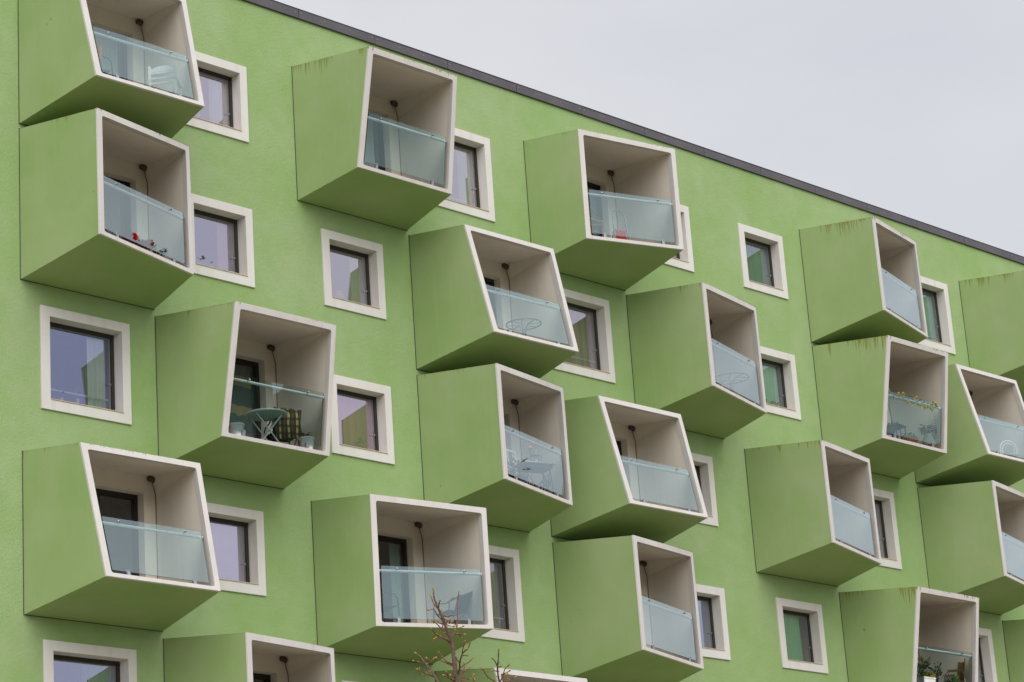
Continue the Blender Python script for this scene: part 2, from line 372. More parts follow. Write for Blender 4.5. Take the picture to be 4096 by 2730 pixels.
# ------------------------------------------------------------------ building
X0,X1,ZT,DEPTH=6.0,84.0,22.72+ZB,12.0
bld=empty('apartment_building',(0,0,0),0,'long lime green apartment block with jutting balcony boxes and a dark grey roof edge','building')
holes=[]
for k in WIN: holes.append(win_geo(k)[4])
for k,(x,row,t) in BOX.items():
    zb=ROW_T[row]-BH+ZB; holes.append((x+DOOR[0],x+DOOR[1],zb+DOOR[2],zb+DOOR[3]))
xs=sorted({X0,X1}|{round(h[0],4) for h in holes}|{round(h[1],4) for h in holes}); zs=sorted({0.0,round(ZT,4)}|{round(h[2],4) for h in holes}|{round(h[3],4) for h in holes})
wall=MB(); idx={}
def vid(i,j):
    if (i,j) not in idx: idx[(i,j)]=len(wall.v); wall.v.append((xs[i],0,zs[j]))
    return idx[(i,j)]
for i in range(len(xs)-1):
    cx=(xs[i]+xs[i+1])/2
    for j in range(len(zs)-1):
        cz=(zs[j]+zs[j+1])/2
        if any(h[0]<cx<h[1] and h[2]<cz<h[3] for h in holes): continue
        wall.f.append((vid(i,j),vid(i+1,j),vid(i+1,j+1),vid(i,j+1))); wall.m.append(0)
wall.quad((X0,DEPTH,0),(X0,0,0),(X0,0,ZT),(X0,DEPTH,ZT)); wall.quad((X1,0,0),(X1,DEPTH,0),(X1,DEPTH,ZT),(X1,0,ZT)); wall.quad((X1,DEPTH,0),(X0,DEPTH,0),(X0,DEPTH,ZT),(X1,DEPTH,ZT))
obj('wall',wall,M['render'],bld)
rf=MB(); rf.box(X0-.02,X1+.02,-.01,DEPTH+.02,ZT,ZT+.16); obj('roof',rf,M['roof'],bld)
# roof edge: a row of fibre-cement fascia panels with rivets, a thin cap on top
zf0,zf1=22.715+ZB,22.905+ZB
pf=MB(); pf.box(.006,2.071,-.052,-.02,0,zf1-zf0); pm=pf.mesh('fascia_panel',[M['fascia']])
rv=MB(); rv.lathe([(.014,0),(.014,.005),(.007,.008)],8,0)
rvm=rv.mesh('rivet',[M['rivet']])
x=31.80-2.077*12
while x<X1:
    p=link('fascia_panel',pm,bld,(x,random.uniform(-.002,.002),zf0)); x+=2.077
    for xx in (.07,.70,1.38,2.005): q_=link('rivet',rvm,p,(xx,-.052,.115)); q_.rotation_euler=(R(90),0,0)
cp=MB(); cp.box(X0-.03,X1+.03,-.060,.25,zf1+.002,zf1+.018); cp.box(X0,X1,-.019,.0-.002,zf0+.01,zf1); obj('roof_cap',cp,M['cap'],bld)
# windows
def ring(mb,o,i,y0,y1,m=0,open_back=False):
    # rectangular ring: outer o, inner i = (x0,x1,z0,z1); front at y0 (towards -y), back at y1
    O=[(o[0],o[2]),(o[1],o[2]),(o[1],o[3]),(o[0],o[3])]; I=[(i[0],i[2]),(i[1],i[2]),(i[1],i[3]),(i[0],i[3])]
    for k in range(4):
        a,b_=O[k],O[(k+1)%4]; c,d=I[k],I[(k+1)%4]
        mb.quad((a[0],y0,a[1]),(b_[0],y0,b_[1]),(d[0],y0,d[1]),(c[0],y0,c[1]),m=m)
        mb.quad((a[0],y1,a[1]),(c[0],y1,c[1]),(d[0],y1,d[1]),(b_[0],y1,b_[1]),m=m)
        mb.quad((a[0],y0,a[1]),(a[0],y1,a[1]),(b_[0],y1,b_[1]),(b_[0],y0,b_[1]),m=m)
        mb.quad((c[0],y0,c[1]),(d[0],y0,d[1]),(d[0],y1,d[1]),(c[0],y1,c[1]),m=m)
def curtain(x0,x1,y,z0,z1,mat,label,amp=.03,pitch=.13,group=None):
    amp=min(amp,y-.262)
    mb=MB(); n=max(8,int((x1-x0)/.018)); ph=random.random()*6
    for i in range(n+1):
        xx=x0+(x1-x0)*i/n; yy=amp*math.sin(2*math.pi*(xx-x0)/pitch+ph)+amp*.4*math.sin(2*math.pi*(xx-x0)/(pitch*2.7)+ph)
        mb.v+=[(xx-x0,yy,0),(xx-x0+random.uniform(-.002,.002),yy*.8,(z1-z0)*.5),(xx-x0,yy*.55,z1-z0)]
    for i in range(n):
        b=i*3; mb.f+=[(b,b+3,b+4,b+1),(b+1,b+4,b+5,b+2)]; mb.m+=[0,0]
    o=obj('curtain',mb,mat,None,True,(x0,y,z0)); tag(o,label,'curtain',group or 'curtains behind the windows'); return o
SURR={}; 
def win_meshes(big):
    if big in SURR: return SURR[big]
    W_,H_=(1.94,1.905) if big else (1.624,1.60)
    inn=(.19,W_-.175,.188,H_-.178)
    s=MB(); O=(0,W_,0,H_)
    def q4(r0,y0,r1,y1):
        A=[(r0[0],r0[2]),(r0[1],r0[2]),(r0[1],r0[3]),(r0[0],r0[3])]; B_=[(r1[0],r1[2]),(r1[1],r1[2]),(r1[1],r1[3]),(r1[0],r1[3])]
        for k in range(4):
            a,b_=A[k],A[(k+1)%4]; c,d=B_[k],B_[(k+1)%4]
            s.quad((a[0],y0,a[1]),(b_[0],y0,b_[1]),(d[0],y1,d[1]),(c[0],y1,c[1]))
    e=.004; O2=(e,W_-e,e,H_-e); I2=(inn[0]-e,inn[1]+e,inn[2]-e,inn[3]+e); I3=(inn[0]+.001,inn[1]-.001,inn[2]+.001,inn[3]-.001)
    q4(O,.0-.001,O,-.036); q4(O,-.036,O2,-.040); q4(O2,-.040,I2,-.040); q4(I2,-.040,I3,-.036); q4(I3,-.036,I3,.30)
    sm=s.mesh('surround',[M['surround']])
    f=MB(); fo=(inn[0]+.002,inn[1]-.002,inn[2]+.002,inn[3]-.002); fw=.062
    fi=(fo[0]+fw,fo[1]-fw,fo[2]+.045,fo[3]-fw); ring(f,fo,fi,.21,.28); fm=f.mesh('frame',[M['frame']])
    s2=MB(); si=(fi[0]+.034,fi[1]-.034,fi[2]+.03,fi[3]-.034); ring(s2,fi,(fi[0]+.012,fi[1]-.012,fi[2]+.01,fi[3]-.012),.222,.27,0); ring(s2,(fi[0]+.013,fi[1]-.013,fi[2]+.011,fi[3]-.013),si,.236,.268,1); sam=s2.mesh('sash',[M['frame'],M['sash']])
    pn=MB(); pn.quad((si[0],.245,si[2]),(si[1],.245,si[2]),(si[1],.245,si[3]),(si[0],.245,si[3])); pnm=pn.mesh('pane',[M['pane']])
    sl=MB(); 
    sl.quad((inn[0]+.004,.208,inn[2]+.030),(inn[0]+.004,-.056,inn[2]+.016),(inn[1]-.004,-.056,inn[2]+.016),(inn[1]-.004,.208,inn[2]+.030))
    sl.box(inn[0]+.004,inn[1]-.004,-.056,.207,inn[2]+.002,inn[2]+.0155); slm=sl.mesh('sill',[M['sill']])
    h=MB(); hx=si[1]+.012; hz=(inn[2]+inn[3])*.5-.18
    h.box(hx-.009,hx+.009,.215,.236,hz-.02,hz+.02); h.tube([(hx,.205,hz),(hx,.195,hz),(hx-.085,.195,hz)],.006,6); hm=h.mesh('handle',[M['chrome']])
    # small room behind the opening
    r=MB(); a=(-.5,W_+.6,-.6,H_+.35); y0,y1=.305,2.9
    r.quad((a[0],y1,a[2]),(a[0],y1,a[3]),(a[1],y1,a[3]),(a[1],y1,a[2])); r.quad((a[0],y0,a[2]),(a[0],y0,a[3]),(a[0],y1,a[3]),(a[0],y1,a[2])); r.quad((a[1],y0,a[2]),(a[1],y1,a[2]),(a[1],y1,a[3]),(a[1],y0,a[3]))
    r.quad((a[0],y0,a[2]),(a[0],y1,a[2]),(a[1],y1,a[2]),(a[1],y0,a[2])); r.quad((a[0],y0,a[3]),(a[1],y0,a[3]),(a[1],y1,a[3]),(a[0],y1,a[3]))
    ring(r,a,inn,.301,.303)
    rm=r.mesh('room',[M['room']])
    SURR[big]=(sm,fm,sam,pnm,slm,hm,rm,si); return SURR[big]
PANE={'W1':(.90,.84,1,1.0),'W2':(.84,.80,1,.95),'W3':(.60,.65,.98,.68),'W4':(.90,.86,1,.95),'W5':(.95,.9,1,1.0),'W6':(.92,.80,1,.95),'W7':(.74,.76,1,.9),'W8':(.86,.80,1,1.0),
'W9':(.9,.84,1,.8),'W19':(.86,.82,1,.6),'W11':(.86,.9,1,.55),'W12':(.86,.92,1,.5),'W13':(.86,.92,1,.5),'W14':(.8,.84,1,.6),'W16':(.86,.92,.95,.55),'W15':(.75,.82,1,.9)}
WOBJ={}
for k in WIN:
    x0,x1,z0,z1,inn=win_geo(k); big=WIN[k][2]
    sm,fm,sam,pnm,slm,hm,rm,si=win_meshes(big)
    s=link('window',sm,bld,(x0,0,z0)); link('frame',fm,s); sa=link('sash',sam,s); p=link('pane',pnm,s); link('sill',slm,s); link('handle',hm,s); link('room',rm,s)
    p.color=PANE.get(k,(.9,.88,1,.9)); WOBJ[k]=(x0,z0,inn)
def cur(k,a,b,mat,label,y=.33,za=-.05,zb=.12,**kw):
    x0,z0,i=WOBJ[k]; w_=i[1]-i[0]
    curtain(i[0]+a*w_,i[0]+b*w_,y,i[2]+za,i[3]+zb,M[mat],label,**kw)
# ------------------------------------------------------------------ balconies
def isect(p,d,q_,e):
    det=d.x*(-e.y)+d.y*e.x; t=((q_.x-p.x)*(-e.y)+(q_.y-p.y)*e.x)/det; return p+d*t
def inset2(poly,off):      # poly ccw BL,BR,TR,TL ; off = bottom,right,top,left
    L_=[]
    for k in range(4):
        a,b_=poly[k],poly[(k+1)%4]; d=(b_-a).normalized(); n=Vector((-d.y,d.x)); L_.append((a+n*off[k],d))
    return [isect(*L_[(k-1)%4],*L_[k]) for k in range(4)]
def rounded(poly,r,n=3):
    o=[]
    for k in range(4):
        p=poly[k]; a=(poly[(k-1)%4]-p).normalized(); b_=(poly[(k+1)%4]-p).normalized()
        p0,p1=p+a*r,p+b_*r
        for i in range(n+1):
            t=i/n; o.append(p0*(1-t)**2+p*2*t*(1-t)+p1*t*t)
    return o
BPROTO={}
def balcony_meshes(t):
    C=corners(t); BL,BR,TR_,TL=C['BL'],C['BR'],C['TR'],C['TL']
    U=(BR-BL).normalized(); Wv=(TL-BL); Wv=(Wv-U*Wv.dot(U)).normalized(); Nn=U.cross(Wv); 
    if Nn.y<0: Nn=-Nn
    F=lambda p,e=0:BL+U*p[0]+Wv*p[1]+Nn*e
    P2=lambda P:Vector(((P-BL).dot(U),(P-BL).dot(Wv)))
    O=[P2(BL),P2(BR),P2(TR_),P2(TL)]
    I=inset2(O,(.070,.108,.110,.115)); K=4; Ir=rounded(I,.05,K-1)
    WC=[V(0,0,0),V(BW,0,0),V(BW,0,BH),V(0,0,BH)]; FC=[BL,BR,TR_,TL]
    parts=[]
    sh=MB()
    n=4
    for k in range(4):
        a,b_=k,(k+1)%4
        sh.quad(WC[a],WC[b_],FC[b_],FC[a])
    parts.append(('shell',sh,[M['panel']],False))
    jt=MB(); o_=.010  # dark strip drawn as the shadow gap where box meets wall
    jt.box(-o_,BW+o_,-.014,-.001,-o_,.012); jt.box(-o_,BW+o_,-.014,-.001,BH-.012,BH+o_*.3); jt.box(-o_,.012,-.0135,-.0015,-o_,BH); jt.box(BW-.012,BW+o_,-.0135,-.0015,-o_,BH)
    parts.append(('joint',jt,[M['joint']],False))
    # rim: proud front face with a fine chamfer, outer return and inner lip that follows the sides
    rm=MB(); e0=-.012
    Op=[P2(p) for p in FC]; Oo=inset2(Op,(-.004,)*4); Oc=inset2(Op,(.001,)*4)
    def lipdir(k): d=(WC[k]-FC[k]).normalized(); return d/ max(.2,d.dot(Nn))
    ld=[lipdir(k) for k in range(4)]
    for k in range(4):
        a,b_=k,(k+1)%4
        rm.quad(F(Oo[a],.03),F(Oo[b_],.03),F(Oo[b_],e0+.005),F(Oo[a],e0+.005)); rm.quad(F(Oo[a],e0+.005),F(Oo[b_],e0+.005),F(Oc[b_],e0),F(Oc[a],e0))
        # face strip
        ia=[F(Ir[a*K+i],e0) for i in range(K)]; nb=F(Ir[b_*K],e0)
        for i in range(K-1): rm.quad(F(Oc[a],e0),ia[i+1],ia[i])
        rm.quad(F(Oc[a],e0),F(Oc[b_],e0),nb,ia[-1])
    LIP=.14
    loop=[]
    for a in range(4):
        for i in range(K):
            p=F(Ir[a*K+i],e0); loop.append((p,p+Nn*.006+ (F(I[a],0)-F(Ir[a*K+i],0))*0, p+ld[a]*LIP))
    m_=len(loop)
    for i in range(m_):
        j=(i+1)%m_; rm.quad(loop[i][0],loop[j][0],loop[j][2],loop[i][2])
    # step back behind the lip
    Is=inset2(I,(-.012,)*4)
    Sp=[F(Is[k],e0)+ld[k]*LIP for k in range(4)]
    for a in range(4):
        b_=(a+1)%4
        for i in range(K-1): rm.quad(loop[a*K+i][2],loop[a*K+i+1][2],Sp[a])
        rm.quad(loop[a*K+K-1][2],loop[b_*K][2],Sp[b_],Sp[a])
    parts.append(('rim',rm,[M['rim']],False))
    ln=MB(); yb=-.006; bb=[V(.10,yb,.07),V(2.85,yb,.07),V(2.85,yb,2.805),V(.10,yb,2.805)]; Pa=V(2.757,yb,2.805); Pb=V(2.85,yb,2.475)
    ln.quad(Sp[0],bb[0],bb[3],Sp[3]); ln.quad(Sp[0],Sp[1],bb[1],bb[0]); ln.quad(Sp[1],Sp[2],Pb,bb[1]); ln.quad(Sp[2],Pa,Pb); ln.quad(Sp[3],bb[3],Pa,Sp[2])
    d=DOOR
    B4=[(.10,.07),(2.85,.07),(2.85,2.805),(.10,2.805)]; D4=[(d[0],d[2]),(d[1],d[2]),(d[1],d[3]),(d[0],d[3])]
    for k in range(4):
        a,b_,c,e=B4[k],B4[(k+1)%4],D4[(k+1)%4],D4[k]
        ln.quad((a[0],yb,a[1]),(b_[0],yb,b_[1]),(c[0],yb,c[1]),(e[0],yb,e[1])); ln.quad((e[0],yb,e[1]),(c[0],yb,c[1]),(c[0],.25,c[1]),(e[0],.25,e[1]))
    parts.append(('lining',ln,[M['lining']],False))
    fl=MB(); zf=.255; p0=Sp[0]; p1=Sp[1]; fl.quad((.08,yb,zf),(2.87,yb,zf),(p1.x,p1.y+.01,zf),(p0.x,p0.y+.01,zf)); parts.append(('floor',fl,[M['floor']],False))
    # glass pane, handrail tube behind it, bolts, clamps
    bi,ri,ti,li=None,None,None,None
    def edge(off,side): # line parallel to side of I at distance off inward
        a,b_=I[side],I[(side+1)%4]; d_=(b_-a).normalized(); n_=Vector((-d_.y,d_.x)); return a+n_*off,d_
    def X(s0,o0,s1,o1): return isect(*edge(o0,s0),*edge(o1,s1))
    G0,G1=.085,1.075
    e_g=.045
    # left side index 3, right side index 1, bottom 0
    q=[X(0,G0,3,.072),X(0,G0,1,.066),X(0,G1,1,.066),X(0,G1,3,.072)]
    gl=MB(); th=.012
    A=[F(p,e_g) for p in q]; Bk=[F(p,e_g+th) for p in q]
    gl.quad(*A); gl.quad(*Bk[::-1]) if False else None
    for k in range(4): gl.quad(A[k],A[(k+1)%4],Bk[(k+1)%4],Bk[k],m=1)
    parts.append(('glass_panel',gl,[M['rail_glass'],M['glass_edge']],False))
    hr=MB(); e_t=.125
    t0=X(0,1.0,3,-.005); t1=X(0,1.0,1,-.015)
    # the tube runs wall to wall: extend slightly for the taper
    P0=F(t0,e_t); P1=F(t1,e_t); dd=(P1-P0).normalized()
    hr.tube([P0-dd*.02,P1+dd*.015],.027,14); 
    parts.append(('handrail',hr,[M['steel']],True))
    fe=MB(); fe.tube([P1-dd*.006,P1+dd*.012],.031,12); fe.tube([P0-dd*.012,P0+dd*.006],.031,12); parts.append(('handrail_flange',fe,[M['darkmetal']],True))
    for s_ in (0,1):
        b0=X(0,1.03,3,.072) ; b1_=X(0,1.03,1,.066); dv=(b1_-b0).normalized()
        c=b0+dv*.34 if s_==0 else b1_-dv*.35
        bo=MB(); bo.tube([F(c,e_g-.016),F(c,e_g-.010),F(c,e_g-.002),F(c,e_g)],[.012,.021,.023,.023],12); bo.tube([F(c,e_g+.012),F(c,e_g+.03)],.019,10); bo.tube([F(c,e_g+.03),F(c,e_t)+(F((0,-.03),0)-F((0,0),0))],.007,6)
        parts.append(('bolt',bo,[M['chrome']],True))
        c0=X(0,0,3,.072); c1=X(0,0,1,.066); dv=(c1-c0).normalized(); nv=Vector((-dv.y,dv.x)); cc=c0+dv*.32 if s_==0 else c1-dv*.32
        cl=MB(); hw=.030
        prof=[(-hw,-.012),(hw,-.012),(hw,.095),(hw*.7,.113),(0,.120),(-hw*.7,.113),(-hw,.095)]
        for ea,eb in ((e_g-.016,e_g-.002),(e_g+.014,e_g+.026)):
            a_=[F(cc+dv*x_+nv*y_,ea) for x_,y_ in prof]; b_=[F(cc+dv*x_+nv*y_,eb) for x_,y_ in prof]
            cl.quad(*a_); cl.quad(*b_[::-1])
            for k in range(7): cl.quad(a_[k],b_[k],b_[(k+1)%7],a_[(k+1)%7])
        cl.tube([F(cc+dv*.011+nv*.098,e_g-.02),F(cc+dv*.011+nv*.098,e_g-.015)],.006,6,m=1); cl.tube([F(cc-dv*.011+nv*.098,e_g-.02),F(cc-dv*.011+nv*.098,e_g-.015)],.006,6,m=1)
        parts.append(('clamp',cl,[M['clamp'],M['darkmetal']],False))
    # wall lamp near the top corner of the back wall, its cable down the corner
    lp=MB(); ax=V(.86,-.30,-.34).normalized(); c=V(2.705,-.055,2.745)
    lp.tube([c-ax*.055,c-ax*.045,c+ax*.075],[.040,.052,.052],16); lp.box(2.66,2.72,-.05,-.006,2.72,2.79)
    parts.append(('wall_lamp',lp,[M['lamp']],True))
    cb=MB(); cb.tube([V(2.76,-.025,2.70),V(2.79,-.018,2.62),V(2.838,-.018,2.47),V(2.838,-.018,.27)],.0055,6); parts.append(('cable',cb,[M['cable']],True))
    res=[]
    for n_,mb,mats,sm in parts:
        me=mb.mesh(n_,mats,sm)
        if sm:
            try: me.set_sharp_from_angle(angle=R(40))
            except Exception: pass
        res.append((n_,me))
    return res,F,I
BLAB={
'B1':'topmost balcony box at the left edge, holding a white wooden chair behind its glass',
'B2':'second balcony box from the top at the left, red geraniums along its glass',
'B3':'balcony box under the roof edge with downward tilted teal glass and white curtained door',
'B4':'balcony box under the roof edge with a red step stool behind its glass',
'B5':'balcony box leaning outward at the bottom with a round looped metal table',
'B6':'balcony box with a sewing machine table and a lantern behind its glass',
'B7':'balcony box with a round folding table, plaid blanket and white flower pots',
'B8':'empty balcony box at the lower left whose white rim leans outward at the bottom',
'B9':'balcony box above the bare young tree with a charcoal armchair at its glass',
'B10':'balcony box cut by the bottom edge at the left, no railing in view',
'B11':'empty balcony box with strongly slanted rim right of the sewing table balcony',
'B12':'empty balcony box in the lower middle, directly below the strongly slanted empty one',
'B13':'balcony box in the middle right with a faint round looped table behind pale blue glass',
'B14':'plain empty balcony box at the right beside a single narrow window, rim facing right',
'B15':'mossy topped balcony box close under the roof edge at the right with pale blue glass',
'B16':'balcony box with a sunflower garland wound round its handrail',
'B17':'green side of the balcony box cut by the right edge just under the roof',
'B18':'balcony box at the right edge with a white bistro chair behind light blue glass',
'B19':'empty balcony box at the right edge directly below the one with the white bistro chair',
'B20':'balcony box at the lower right with a rattan armchair and yellow flowers',
'B21':'sliver of a green balcony box at the bottom right corner',
'B22':'balcony box cut by the bottom edge behind the bare young tree'}
STREAK={'B1':0,'B2':.55,'B3':.85,'B4':.35,'B5':.1,'B6':.25,'B7':.45,'B8':.45,'B9':.15,'B10':0,'B11':0,'B12':0,'B13':.45,'B14':.6,'B15':1.25,'B16':.9,'B17':.9,'B18':.1,'B19':0,'B20':1.15,'B21':.3,'B22':0}
GLC={'left_deep':(.82,.96,1,1.1),'bottom_deep':(.80,.98,1,1.1),'right_deep':(.78,.98,1,1.1),'top_deep':(.66,.92,.92,.6)}  # top_deep reflection dimmed in the colour, standing in for a darker mirrored horizon
# the teardown of one balcony door, shared by all
dm={}
d=DOOR
f=MB(); ring(f,(d[0]+.002,d[1]-.002,d[2]+.002,d[3]-.002),(d[0]+.085,d[1]-.085,d[2]+.10,d[3]-.075),.17,.235)
f.box(d[0]+.86,d[0]+.98,.172,.233,d[2]+.10,d[3]-.075); dm['frame']=f.mesh('balcony_door',[M['frame']])
s_=MB(); 
for a,b_ in ((d[0]+.087,d[0]+.858),(d[0]+.982,d[1]-.087)): ring(s_,(a,b_,d[2]+.102,d[3]-.077),(a+.03,b_-.03,d[2]+.135,d[3]-.107),.19,.225)
dm['sash']=s_.mesh('sash',[M['frame']])
pns=[]
for a,b_ in ((d[0]+.117,d[0]+.828),(d[0]+1.012,d[1]-.117)):
    p=MB(); p.quad((a,.205,d[2]+.135),(b_,.205,d[2]+.135),(b_,.205,d[3]-.107),(a,.205,d[3]-.107)); pns.append(p.mesh('pane',[M['pane']]))
r=MB(); a=(-.2,3.1,.15,2.62); y0,y1=.251,3.0
r.quad((a[0],y1,a[2]),(a[0],y1,a[3]),(a[1],y1,a[3]),(a[1],y1,a[2])); r.quad((a[0],y0,a[2]),(a[0],y0,a[3]),(a[0],y1,a[3]),(a[0],y1,a[2])); r.quad((a[1],y0,a[2]),(a[1],y1,a[2]),(a[1],y1,a[3]),(a[1],y0,a[3]))
r.quad((a[0],y0,a[2]),(a[0],y1,a[2]),(a[1],y1,a[2]),(a[1],y0,a[2])); r.quad((a[0],y0,a[3]),(a[1],y0,a[3]),(a[1],y1,a[3]),(a[0],y1,a[3])); ring(r,a,d,.2475,.25)
dm['room']=r.mesh('room',[M['room']])
FR={}
random.seed(21)
for t in TYPES: BPROTO[t]=balcony_meshes(t)
for k,(x,row,t) in BOX.items():
    zb=ROW_T[row]-BH+ZB
    root=empty('balcony',(x,0,zb),0,BLAB[k],'balcony','balcony boxes jutting from the green facade')
    for n_,me in BPROTO[t][0]:
        o=link(n_,me,root)
        if n_ in ('shell','rim'): o.color=(STREAK[k],0,0,1)
        if n_=='glass_panel': o.color=GLC[t]
    FR[k]=(V(x,0,zb),BPROTO[t][1],BPROTO[t][2],t)
    dr=link('balcony_door',dm['frame'],bld,(x,0,zb)); link('sash',dm['sash'],dr)
    for pn in pns: o=link('pane',pn,dr); o.color=(.80,.86,1,.42)
    link('room',dm['room'],dr)
def W(k,lx,dd,lz=.255):
    o=FR[k][0]; return V(o.x+lx,-dd,o.z+lz)
def door_cur(k,a,b,mat,label,y=.30,**kw):
    x,_,z=FR[k][0]; curtain(x+DOOR[0]+a*(DOOR[1]-DOOR[0]),x+DOOR[0]+b*(DOOR[1]-DOOR[0]),y,z+DOOR[2],z+DOOR[3]-.02,M[mat],label,group='curtains behind the balcony doors',**kw)
# ------------------------------------------------------------------ curtains
cur('W1',.62,.98,'c_white','white sheer curtain in the top left window beside the chair balcony',amp=.025,pitch=.09)
cur('W1',-.1,.6,'c_lilac','pale lilac blind across the left of the top left window',y=.6,amp=.008)
cur('W2',.66,.86,'c_peach','narrow peach curtain in the window beside the geranium balcony',amp=.02)
cur('W3',.66,.92,'c_white','white curtain at the right side of the large window with the white bar',amp=.03,pitch=.1)
cur('W4',.66,.97,'c_cream','striped cream curtain in the window above the plaid blanket balcony',amp=.03,pitch=.1)
cur('W5',.70,.95,'c_mint','thin mint curtain in the large window beside the teal glass balcony',amp=.02)
cur('W6',-.1,1.05,'c_orange','orange brown curtain behind the green lantern',y=.46,amp=.03,pitch=.16)
cur('W7',.55,.98,'c_teal','dark teal curtain in the window cut by the bottom edge at the left',amp=.03)
cur('W8',-.1,1.0,'c_lilac','plain pale lilac sheer in the window right of the empty lower left balcony',amp=.006,pitch=.2)
cur('W9',.50,.97,'c_floral','multicoloured pleated curtain behind the window bar in the middle',amp=.035,pitch=.12)
cur('W10',.3,1.0,'c_grey','grey curtain in the window almost hidden behind the red stool balcony',amp=.02)
cur('W11',-.05,1.0,'c_teal','full teal pleated curtain in the window left of the mossy balcony',amp=.035,pitch=.12)
cur('W12',.1,1.0,'c_mint','pale mint curtain in the window right of the mossy balcony',amp=.03)
cur('W13',-.1,.9,'c_mintblind','flat bright mint blind above a row of brown plants',amp=.002)
cur('W14',.3,1.0,'c_grey','dim grey curtain in the window right of the strongly slanted balcony',amp=.03)
cur('W15',.05,.72,'c_blue','blue curtain in the window beside the lowest middle balcony',amp=.02)
cur('W16',.34,.78,'c_mint','mint curtain hanging in the middle of the dark lower right window',amp=.03,pitch=.11)
cur('W17',.3,1.0,'c_grey','dull grey curtain in the window beside the plain right hand balcony',amp=.03)
cur('W19',.25,.95,'c_grey','grey curtain in the window right of the charcoal armchair balcony',amp=.035,pitch=.14)
cur('W18',.3,1.0,'c_blue','bluish curtain in the narrow window slit right of the rattan chair balcony',amp=.03)
door_cur('B1',.0,.93,'c_white','white pleated curtain in the door behind the white wooden chair',amp=.03,pitch=.075)
door_cur('B2',.25,.93,'c_grey','greyish pleated curtain in the door behind the red geraniums',amp=.03,pitch=.1)
door_cur('B3',.2,.92,'c_white','white sheer curtain in the door behind the downward tilted glass',amp=.03,pitch=.12)
door_cur('B4',.2,.97,'c_teal','teal curtain in the door behind the red step stool',amp=.03)
door_cur('B5',.5,.97,'c_white','white curtain in the door of the round looped table balcony',amp=.03)
door_cur('B7',.60,.94,'c_grid','dark curtain with yellow patches behind the folding table',amp=.015,pitch=.2)
door_cur('B9',.80,.97,'c_mint','strip of pale curtain in the door behind the charcoal armchair',amp=.02)
door_cur('B10',.3,.8,'c_grey','grey curtain in the door of the balcony cut by the bottom edge',amp=.02)
# ------------------------------------------------------------------ things in windows
def win_at(k,fx,y=.36,dz=.13):
    x0,z0,i=WOBJ[k]; return V(i[0]+fx*(i[1]-i[0]),y,i[2]+dz)
def window_bar(k,a,b,dz,label):
    p=win_at(k,a,.268,dz+.10); L_=(b-a)*(WOBJ[k][2][1]-WOBJ[k][2][0])
    m=MB(); m.tube([(0,0,0),(L_,0,0)],.017,8); m.tube([(.18,0,0),(.18,.01,-.10)],.010,6); m.tube([(L_-.1,0,0),(L_-.1,.01,-.10)],.010,6)
    o=obj('window_bar',m,M['white'],None,True,p); tag(o,label,'bar','white safety bars inside windows')
window_bar('W3',-.02,.93,.20,'white tubular bar low inside the large left window with flowers')
window_bar('W5',.2,.93,.13,'white bar low inside the window beside the teal glass balcony')
window_bar('W9',.1,.93,.22,'pale bar in front of the multicoloured curtain')
window_bar('W19',.1,.93,.22,'pale bar low in the window right of the charcoal armchair')
window_bar('W12',.1,.93,.16,'pale bar low in the window right of the mossy balcony')
def plant(loc,label,cat='potted plant',pot='terracotta',pr=.07,ph=.11,leafm='leaf',n=40,spread=.12,hgt=.18,L=.07,wd=.03,flowers=(),nf=0,fr=.02,group=None,upright=.5,pot_prof=None):
    root=empty('potted_plant',loc,0,label,cat,group)
    m=MB(); m.lathe(pot_prof or [(pr*.72,0),(pr*.98,ph*.88),(pr*1.08,ph*.88),(pr*1.08,ph),(pr*.95,ph),(pr*.9,ph*.9),(.001,ph*.88)],16); obj('pot',m,M[pot],root,True)
    m=MB()
    for i in range(n):
        a=random.random()*6.283; rr=spread*random.random()**.5; top=V(math.cos(a)*rr,math.sin(a)*rr,ph+hgt*(.35+.65*random.random()))
        m.tube([(0,0,ph*.9),top],.0022,3,cap=False)
        for j in range(2):
            b_=a+random.uniform(-1,1); m.leaf(top,V(math.cos(b_),math.sin(b_),upright+random.uniform(-.5,.5)),L*random.uniform(.6,1.2),wd*random.uniform(.7,1.2))
    tag(obj('foliage',m,M[leafm],root))
    if nf:
        for i in range(nf):
            a=random.random()*6.283; rr=spread*random.random()**.5
            c=V(math.cos(a)*rr,math.sin(a)*rr,ph+hgt*(.9+.4*random.random()))
            m=MB()
            for j in range(34 if fr>.05 else 14):
                d_=V(random.gauss(0,1),random.gauss(0,1),random.gauss(0,1)+.3).normalized(); m.leaf(c+d_*fr*.1,d_,fr*.85,fr*.9)
            obj('flower',m,M[flowers[i%len(flowers)]],root)
    return root
def bars(name,loc,rz,label,cat,parts,group=None):
    # parts: list of (part name, MB, material key, smooth)
    root=empty(name,loc,rz,label,cat,group)
    for n_,m,mt,sm in parts: obj(n_,m,M[mt],root,sm)
    return root
plant(win_at('W3',.30,.31),'small plant with a red flower on the sill of the large left window',n=14,spread=.05,hgt=.13,pot='white',pr=.045,ph=.06,flowers=('petalpink',),nf=3,fr=.03,group='plants on window sills')
plant(win_at('W3',.52,.31),'vase of dry yellowish stems in the middle of the large left window',n=16,spread=.08,hgt=.26,pot='white',pr=.035,ph=.10,leafm='wicker',L=.03,wd=.02,group='plants on window sills')
plant(win_at('W2',.30,.31),'pale yellow flowering plant at the left of the window beside the geraniums',n=16,spread=.08,hgt=.12,pot='white',pr=.05,ph=.05,flowers=('c_cream',),nf=4,fr=.035,group='plants on window sills')
